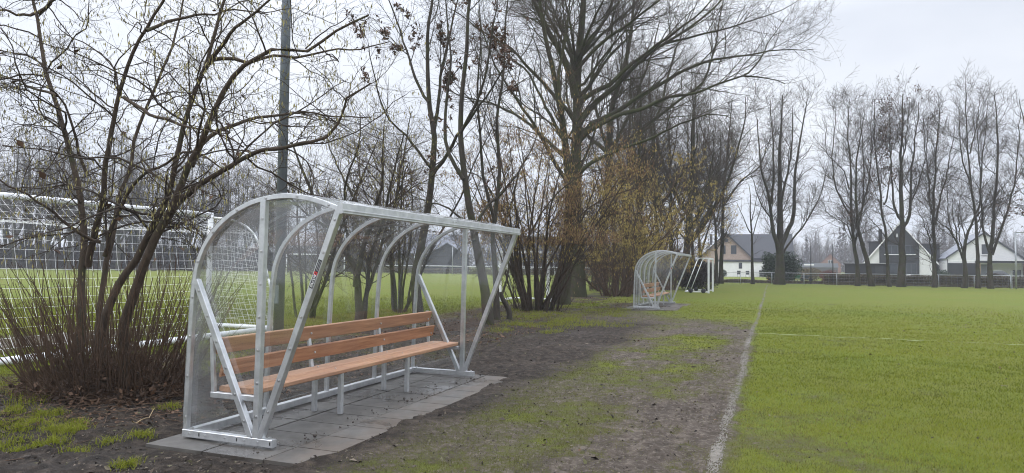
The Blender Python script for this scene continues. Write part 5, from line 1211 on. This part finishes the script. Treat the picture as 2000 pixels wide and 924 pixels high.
# --- tall trees beyond the left field: four originals and copies of them
BLV = [dict(per=1.5, t=(.15, 1), ang=34, sd=10, ln=4.0, taper=.5, N=7, gn=.08, up=.06, rf=.5, rk=.010, rmin=.016, k=4, big=True),
       dict(per=2.2, t=(.12, 1), ang=40, sd=12, ln=2.4, taper=.4, N=5, gn=.1, up=.04, rf=.55, rk=.009, rmin=.020, k=3),
       dict(per=2.2, t=(.12, 1), ang=40, sd=12, ln=1.15, taper=.3, N=4, gn=.1, up=.03, rf=.7, rk=.006, rmin=.022, k=3)]
protos = []; rr_ = random.Random(9)
LBL = 'tall bare tree in the row beyond the left field'
spots = [(-60, 100), (-15, 104), (28, 99), (62, 106), (95, 101), (132, 98), (165, 107), (196, 101), (232, 99), (262, 105), (300, 101), (335, 108), (372, 102), (408, 106), (445, 103), (482, 108), (518, 104), (10, 112), (80, 111), (150, 112), (250, 112), (285, 114), (355, 113), (395, 114), (460, 115), (505, 113), (545, 112), (50, 116), (120, 118), (215, 117), (320, 119), (420, 117), (-100, 108)]
for i, (u, z) in enumerate(spots):
    b2 = foot(u, z)
    if i < 5:
        o = tree('bare_tree', LBL, 'tree', b2, gen_rising(b2, 20.5, 500+i, .16, 6, .17, .34), BLV, 510+i, B_ROW, TWIG, 'bare trees beyond the left field', (), 'limb', 7); protos.append(o)
    else:
        o = copy_tree(protos[i % 5]); o.location = b2
        k = rr_.uniform(.82, 1.04)*(1-.00045*max(0, u-200)); o.scale = (k, k, k); o.rotation_euler = (0, 0, rr_.uniform(0, 6.28))
for u, z, k, lab in ((560, 98, .62, 'bare tree left of the far goal on the left field'), (640, 100, .66, 'bare tree above the far goal crossbar'), (690, 97, .6, 'bare tree left of the grey roofed house'), (793, 101, .58, 'bare tree before the grey roof beyond the left field'), (730, 104, .62, 'bare tree right of the far goal before the grey roof'), (905, 99, .5, 'bare tree at the right side of the dark front gable'), (985, 103, .6, 'bare tree between the two grey roofed houses'), (1215, 96, .62, 'bare tree far behind the catkin clumps')):
    o = copy_tree(protos[int(u) % 5]); o.location = foot(u, z); o.scale = (k, k, k); o.rotation_euler = (0, 0, u); o['label'] = lab
    if 'group' in o: del o['group']
print('twig verts', NTW[0])

# --- misty woods on the horizon
def wood_mass(name, label, u0, u1, z0, z1, n, h, seed, conifers=.07):
    rng = np.random.default_rng(seed); tb = Tubes()
    u = rng.uniform(u0, u1, n); z = rng.uniform(z0, z1, n); base = np.array([foot(a, b) for a, b in zip(u, z)])
    hh = h*rng.uniform(.65, 1.1, n)*(.85+.3*fbm(u*.02, z*0, 3, seed))
    s = np.linspace(0, 1, 6); P = base[:, None, :]+np.stack([rng.normal(0, .4, (n, 6))*s, rng.normal(0, .4, (n, 6))*s, hh[:, None]*s], -1)
    Rr = .22*(1-.85*s)[None]*np.ones((n, 1)); tb.add(P, Rr, 3)
    q = grow(rng, P, Rr, per=2.2, t=(.12, 1), ang=42, sd=12, ln=5., taper=.6, N=5, gn=.1, up=.06, rf=.5, rk=.01, rmin=.035, k=3) if False else grow(rng, P, Rr, per=2.2, t=(.12, 1), ang=42, sd=12, ln=5., taper=.6, N=5, gn=.1, up=.06, rf=.5, rk=.01, rmin=.035)
    tb.add(q[0], q[1], 3)
    q2 = grow(rng, q[0], q[1], per=1.2, t=(.1, 1), ang=42, sd=12, ln=2.2, N=4, gn=.1, up=.04, rf=.6, rk=.01, rmin=.035); tb.add(q2[0], q2[1], 3)
    m_ = n*26; k = rng.integers(0, n, m_); C = base[k]+np.c_[rng.normal(0, 2.2, (m_, 2)), rng.uniform(0, 1, m_)**1.4*4.2]
    V, I = rhombi(C, rng.uniform(.5, 1.3, m_), rng, .6)
    cn = int(n*conifers); VV = [V]
    for j in range(cn):
        b0 = base[rng.integers(0, n)]; H = h*rng.uniform(.8, 1.1); t_ = rng.uniform(0, 1, 160); a = rng.uniform(0, 6.28, 160); rr2 = H*.17*(1-t_)*rng.uniform(.4, 1, 160)
        v2, _ = rhombi(np.c_[b0[0]+np.cos(a)*rr2, b0[1]+np.sin(a)*rr2, .8+t_*H], rng.uniform(.5, 1.2, 160), rng, .6); VV.append(v2)
    Vl = np.concatenate(VV); V0 = np.concatenate(tb.V); I0 = np.concatenate(tb.I)
    me = np_mesh(name, np.concatenate([V0, Vl]), np.concatenate([I0, len(V0)+np.arange(len(Vl))]), 4, [TWIG, DARKHEDGE], True, {'tint': ('FACE', np.r_[np.zeros(len(I0)//4), np.clip(rng.normal(.5, .25, len(Vl)//4), 0, 1)])},
                 np.r_[np.zeros(len(I0)//4, int), np.ones(len(Vl)//4, int)])
    return tag(link(name, me), label, 'wood', kind='stuff')
wood_mass('far_wood', 'misty bare wood on the horizon behind the houses at right', 1480, 2200, 225, 330, 420, 14.5, 71)
wood_mass('far_wood', 'misty wood on the horizon beyond the left field', -250, 1480, 240, 360, 600, 12.5, 72)

# ------------------------------------------------------------------ ground cover close by
def ring_points(n, d0, d1, a0, a1, rng):
    d = d0*np.exp(rng.uniform(0, math.log(d1/d0), n)); a = rng.uniform(math.radians(a0), math.radians(a1), n)
    return np.sin(a)*d, np.cos(a)*d, d
GRASS = leafmat('grass_blade', [(.090, .110, .013), (.178, .205, .022), (.24, .262, .038), (.29, .255, .090)], .6, True)
WORN = leafmat('worn_grass_blade', [(.050, .058, .014), (.090, .096, .024), (.135, .130, .040), (.19, .155, .080)], .6, True)
rng = np.random.default_rng(77)
X, Y, D = ring_points(1250000, 3.3, 34, -64, 34, rng)
bb_, dd_ = masks(X, Y)
inpad = np.zeros(len(X), bool)
for x0, x1, y0, y1 in PADS: inpad |= (X > x0) & (X < x1-.25) & (Y > y0) & (Y < y1)
lush = np.clip(1-bb_*1.02, 0, 1)**1.3*(.25+1.5*fbm(X*5, Y*5, 3, 91))*sm(34, 13, D)**.6
lush *= np.where(np.abs(X-LINE_X) < .07, .15, 1.)*np.where((np.abs(Y-16.45-.0065*(X+.33)) < .09) & (X > LINE_X), .1, 1.)
ok = (rng.uniform(0, 1, len(X)) < lush) & ~inpad
X, Y, D, bb_ = X[ok], Y[ok], D[ok], bb_[ok]; n = len(X)
Z = gz(X, Y)
tall = np.where(X < -4.4, 1.9, 1.0)*(.75+.6*fbm(X*1.3, Y*1.3, 3, 93))
hgt = np.clip(.020*np.exp(rng.normal(0, .35, n)), .008, .07)*tall*(1-.5*bb_)*(1+D*.012)
wid = np.maximum(.0030, D*.00062)*rng.uniform(.7, 1.3, n)
az = rng.uniform(0, 6.283, n); ln = rng.normal(0, .55, (n, 2))
base = np.stack([X, Y, Z-.003], 1); side = np.stack([np.cos(az), np.sin(az), np.zeros(n)], 1)*wid[:, None]*.5
tip = base+np.c_[ln*hgt[:, None], hgt]
V = np.stack([base-side, base+side, tip], 1).reshape(-1, 3)
tint = np.clip(rng.normal(.42, .2, n)+.40*(fbm(X*.8, Y*.8, 3, 95)-.5)+.55*(fbm(X*.28, Y*.28, 2, 96)-.5)+.35*bb_, 0, 1)
tag(link('grass', np_mesh('grass', V, np.arange(3*n), 3, [GRASS, WORN], False, {'tint': ('FACE', tint)}, (bb_+rng.normal(0, .12, n) > .16).astype(int))), 'short green grass blades on the pitch and worn strip', 'grass', kind='stuff')
print('blades', n)
# longer tufts on the dark soil by the hazel and along the trees
def tufts(centres, per, rad, h, seed, label):
    rng = np.random.default_rng(seed); c = np.repeat(np.array(centres, float), per, axis=0); n = len(c)
    x = c[:, 0]+rng.normal(0, rad, n); y = c[:, 1]+rng.normal(0, rad, n); z = gz(x, y)
    h_ = h*rng.uniform(.4, 1.25, n); az = rng.uniform(0, 6.283, n); ln = rng.normal(0, .6, (n, 2))
    b0 = np.stack([x, y, z-.01], 1); sd = np.stack([np.cos(az), np.sin(az), np.zeros(n)], 1)*.0028
    md = b0+np.c_[ln*h_[:, None]*.35, h_*.62]; tp = b0+np.c_[ln*h_[:, None]*1.1, h_*rng.uniform(.7, 1., n)]
    V = np.stack([b0-sd, b0+sd, md+sd*.8, tp, md-sd*.8], 1)
    # two faces: quad (0,1,2,4) and triangle (4,2,3) written as a degenerate-free quad pair
    Vq = np.stack([V[:, 0], V[:, 1], V[:, 2], V[:, 4], V[:, 4], V[:, 2], V[:, 3], (V[:, 3]+V[:, 4])*.5], 1).reshape(-1, 3)
    t_ = np.repeat(np.clip(rng.normal(.55, .2, n), 0, 1), 2)
    tag(link('grass_tufts', np_mesh('grass_tufts', Vq, np.arange(8*n), 4, GRASS, False, {'tint': ('FACE', t_)})), label, 'grass', kind='stuff')
rng = np.random.default_rng(5)
def px_ground(u, v):
    d = ray(u, v); p = CAM+d*(-1.5/d[2]); return (p[0], p[1])
cs = [px_ground(rng.uniform(-40, 130), rng.uniform(808, 880)) for _ in range(24)]+[px_ground(rng.uniform(110, 175), rng.uniform(818, 850)) for _ in range(8)]
cs += [px_ground(u, v) for u, v in ((272, 852), (280, 855), (335, 795), (325, 800), (210, 868), (250, 910), (240, 915), (150, 885), (30, 800), (15, 812))]
tufts(cs, 100, .05, .068, 81, 'bright green grass tufts on dark soil at lower left')
cs = [px_ground(rng.uniform(1000, 1230), rng.uniform(598, 640)) for _ in range(120)]+[px_ground(rng.uniform(940, 1120), rng.uniform(612, 650)) for _ in range(50)]+[px_ground(rng.uniform(360, 480), rng.uniform(680, 740)) for _ in range(25)]+[px_ground(rng.uniform(0, 130), rng.uniform(720, 790)) for _ in range(22)]
tufts(cs, 60, .13, .10, 82, 'green grass tufts between the trees and the worn strip')
# fallen leaves and twigs
rng = np.random.default_rng(6)
n1, n2, n3 = 2600, 5200, 420
a = rng.uniform(0, 6.283, n1); rd = 1.75*rng.uniform(0, 1, n1)**.6
x = np.r_[hzbase[0]+np.cos(a)*rd*1.25+.1, rng.uniform(-9.3, -4.9, n2), rng.uniform(-3, 9, n3)]; y = np.r_[hzbase[1]+np.sin(a)*rd*.9-.1, 7.5+rng.uniform(0, 1, n2)**1.3*24, 4+rng.uniform(0, 1, n3)**1.3*30]
_, dk = masks(x, y); keep = (rng.uniform(0, 1, len(x)) < .35+dk) & ~((x > -5.0) & (x < -3.1) & (y > 4.1) & (y < 8.7)); x, y = x[keep], y[keep]; n = len(x)
C = np.stack([x, y, gz(x, y)+.012], 1); V, I = rhombi(C, np.where(y > 12, .055, .036)*rng.uniform(.5, 1.4, n), rng, .7, .75)
tag(link('leaf_litter', np_mesh('leaf_litter', V, I, 4, DEADLEAF, True, {'tint': ('FACE', np.clip(rng.normal(.42, .28, n), 0, 1))})), 'brown fallen leaves under the bushes and on the grass', 'leaves', kind='stuff')
n = 1500; x = np.r_[rng.normal(hzbase[0], 1.1, 700), rng.uniform(-9, -4.8, 800)]; y = np.r_[rng.normal(hzbase[1]-.1, .8, 700), rng.uniform(8, 30, 800)]
ok = ~((x > -5.0) & (x < -3.1) & (y > 4.1) & (y < 8.7)); x, y = x[ok], y[ok]; n = len(x)
c = np.stack([x, y, gz(x, y)+.008], 1); a = rng.uniform(0, 6.283, n); d = np.c_[np.cos(a), np.sin(a), rng.normal(0, .06, n)]*rng.uniform(.04, .28, n)[:, None]
tb = Tubes(); tb.add(np.stack([c-d, c+rng.normal(0, .012, (n, 3)), c+d], 1), np.broadcast_to(np.array([.0035, .0035, .002]), (n, 3)), 4)
tag(link('fallen_twigs', tb.mesh('fallen_twigs', B_SHOOT)), 'thin fallen twigs lying on the dark soil under the bushes', 'twigs', kind='stuff')
for k, (a_, b_2, lab) in enumerate((((255, 768), (332, 808), 'longest fallen stick on the soil before the near hazel'), ((258, 830), (302, 802), 'pale curved fallen stick below the near hazel'), ((292, 780), (345, 772), 'short dark stick beside the shelter corner'))):
    p, q = np.array((*px_ground(*a_), .0)), np.array((*px_ground(*b_2), .0)); pts = resample(np.array([p, (p+q)/2+np.array((.02, .03, 0)), q]), 8); pts[:, 2] = gz(pts[:, 0], pts[:, 1])+.016
    tb = Tubes(); tb.add(pts, np.linspace(.007, .003, 8), 6); tag(link('fallen_stick', tb.mesh('fallen_stick', [B_SHOOT, simple('pale_stick', (.30, .22, .12)), B_HAZ][k])), lab, 'stick', 'sticks lying before the near hazel')
n = 9000; x = np.r_[rng.uniform(-.3, 10, 2200), rng.uniform(-5.5, -.5, 6500), rng.uniform(-9, -3.4, 2500)]; y = np.r_[3.6+rng.uniform(0, 1, 2200)**1.6*26, 3.5+rng.uniform(0, 1, 6500)**1.4*17, 3.6+rng.uniform(0, 1, 2500)*2.6]
ok = ~((x > -4.98) & (x < -3.3) & (y > 4.15) & (y < 8.65)); x, y = x[ok], y[ok]; n = len(x); C = np.stack([x, y, gz(x, y)+.006], 1)
V, I = rhombi(C, .022*np.exp(rng.normal(0, .5, n)), rng, .45, .7)
tag(link('soil_debris', np_mesh('soil_debris', V, I, 4, leafmat('debris', [(.02, .016, .013), (.06, .047, .038), (.16, .13, .10), (.10, .10, .04)]), True, {'tint': ('FACE', rng.uniform(0, 1, n)**1.3)})), 'small dark crumbs and dead stalks on the muddy strip', 'debris', kind='stuff')
# clods of mud on the slabs and the worn soil
n = 4200; k1 = n//7
x = np.r_[rng.uniform(-4.2, -3.1, k1), rng.uniform(-5.4, -1., n-k1)]; y = np.r_[rng.uniform(4.3, 8.9, k1), 3.6+rng.uniform(0, 1, n-k1)**1.3*14]
on = (x > PADS[0][0]) & (x < PADS[0][1]-.35) & (y > PADS[0][2]) & (y < PADS[0][3])
_, dk = masks(x, y); z_ = np.where(on, .012, gz(x, y)); s = .0058*np.exp(rng.normal(0, .5, n))*np.where(on, .85, .75)
keep = on & (rng.uniform(0, 1, n) < .9*sm(-4.1, -3.35, x)) | ~on & (rng.uniform(0, 1, n) < .25+.75*dk); x, y, z_, s = x[keep], y[keep], z_[keep], s[keep]; n = len(x)
tb = Tubes(); ax = np.c_[rng.normal(0, 1, (n, 2)), np.zeros(n)]; ax /= np.linalg.norm(ax, axis=1, keepdims=True); c = np.stack([x, y, z_+s*.3], 1)
tt = np.array([-1, -.6, .1, .7, 1.])
P = c[:, None]+ax[:, None]*tt[None, :, None]*(s*1.2)[:, None, None]+rng.normal(0, .12, (n, 5, 3))*s[:, None, None]; tb.add(P, s[:, None]*np.array([.15, .7, .85, .6, .12])[None], 6)
tag(link('mud_clods', tb.mesh('mud_clods', simple('mud', (.060, .050, .042), .9, 0, .35, 40))), 'small dark clods of mud on slabs and soil', 'mud', kind='stuff')

# ------------------------------------------------------------------ damp air
b = MB(); b.box(gx[0]-5, gx[-1]+5, gy[0]-5, gy[-1]+5, -1.0, 25.0); hz_ = b.build('haze', [])
hm = bpy.data.materials.new('damp_air'); hm.use_nodes = True; t_ = hm.node_tree; t_.nodes.clear()
o_ = t_.nodes.new('ShaderNodeOutputMaterial'); v_ = t_.nodes.new('ShaderNodeVolumePrincipled'); v_.inputs['Color'].default_value = (.92, .945, 1., 1); v_.inputs['Density'].default_value = .0009; v_.inputs['Anisotropy'].default_value = .0
t_.links.new(v_.outputs[0], o_.inputs['Volume']); hz_.data.materials.append(hm)
tag(hz_, 'thin grey winter haze over field and woods', 'haze', kind='stuff')
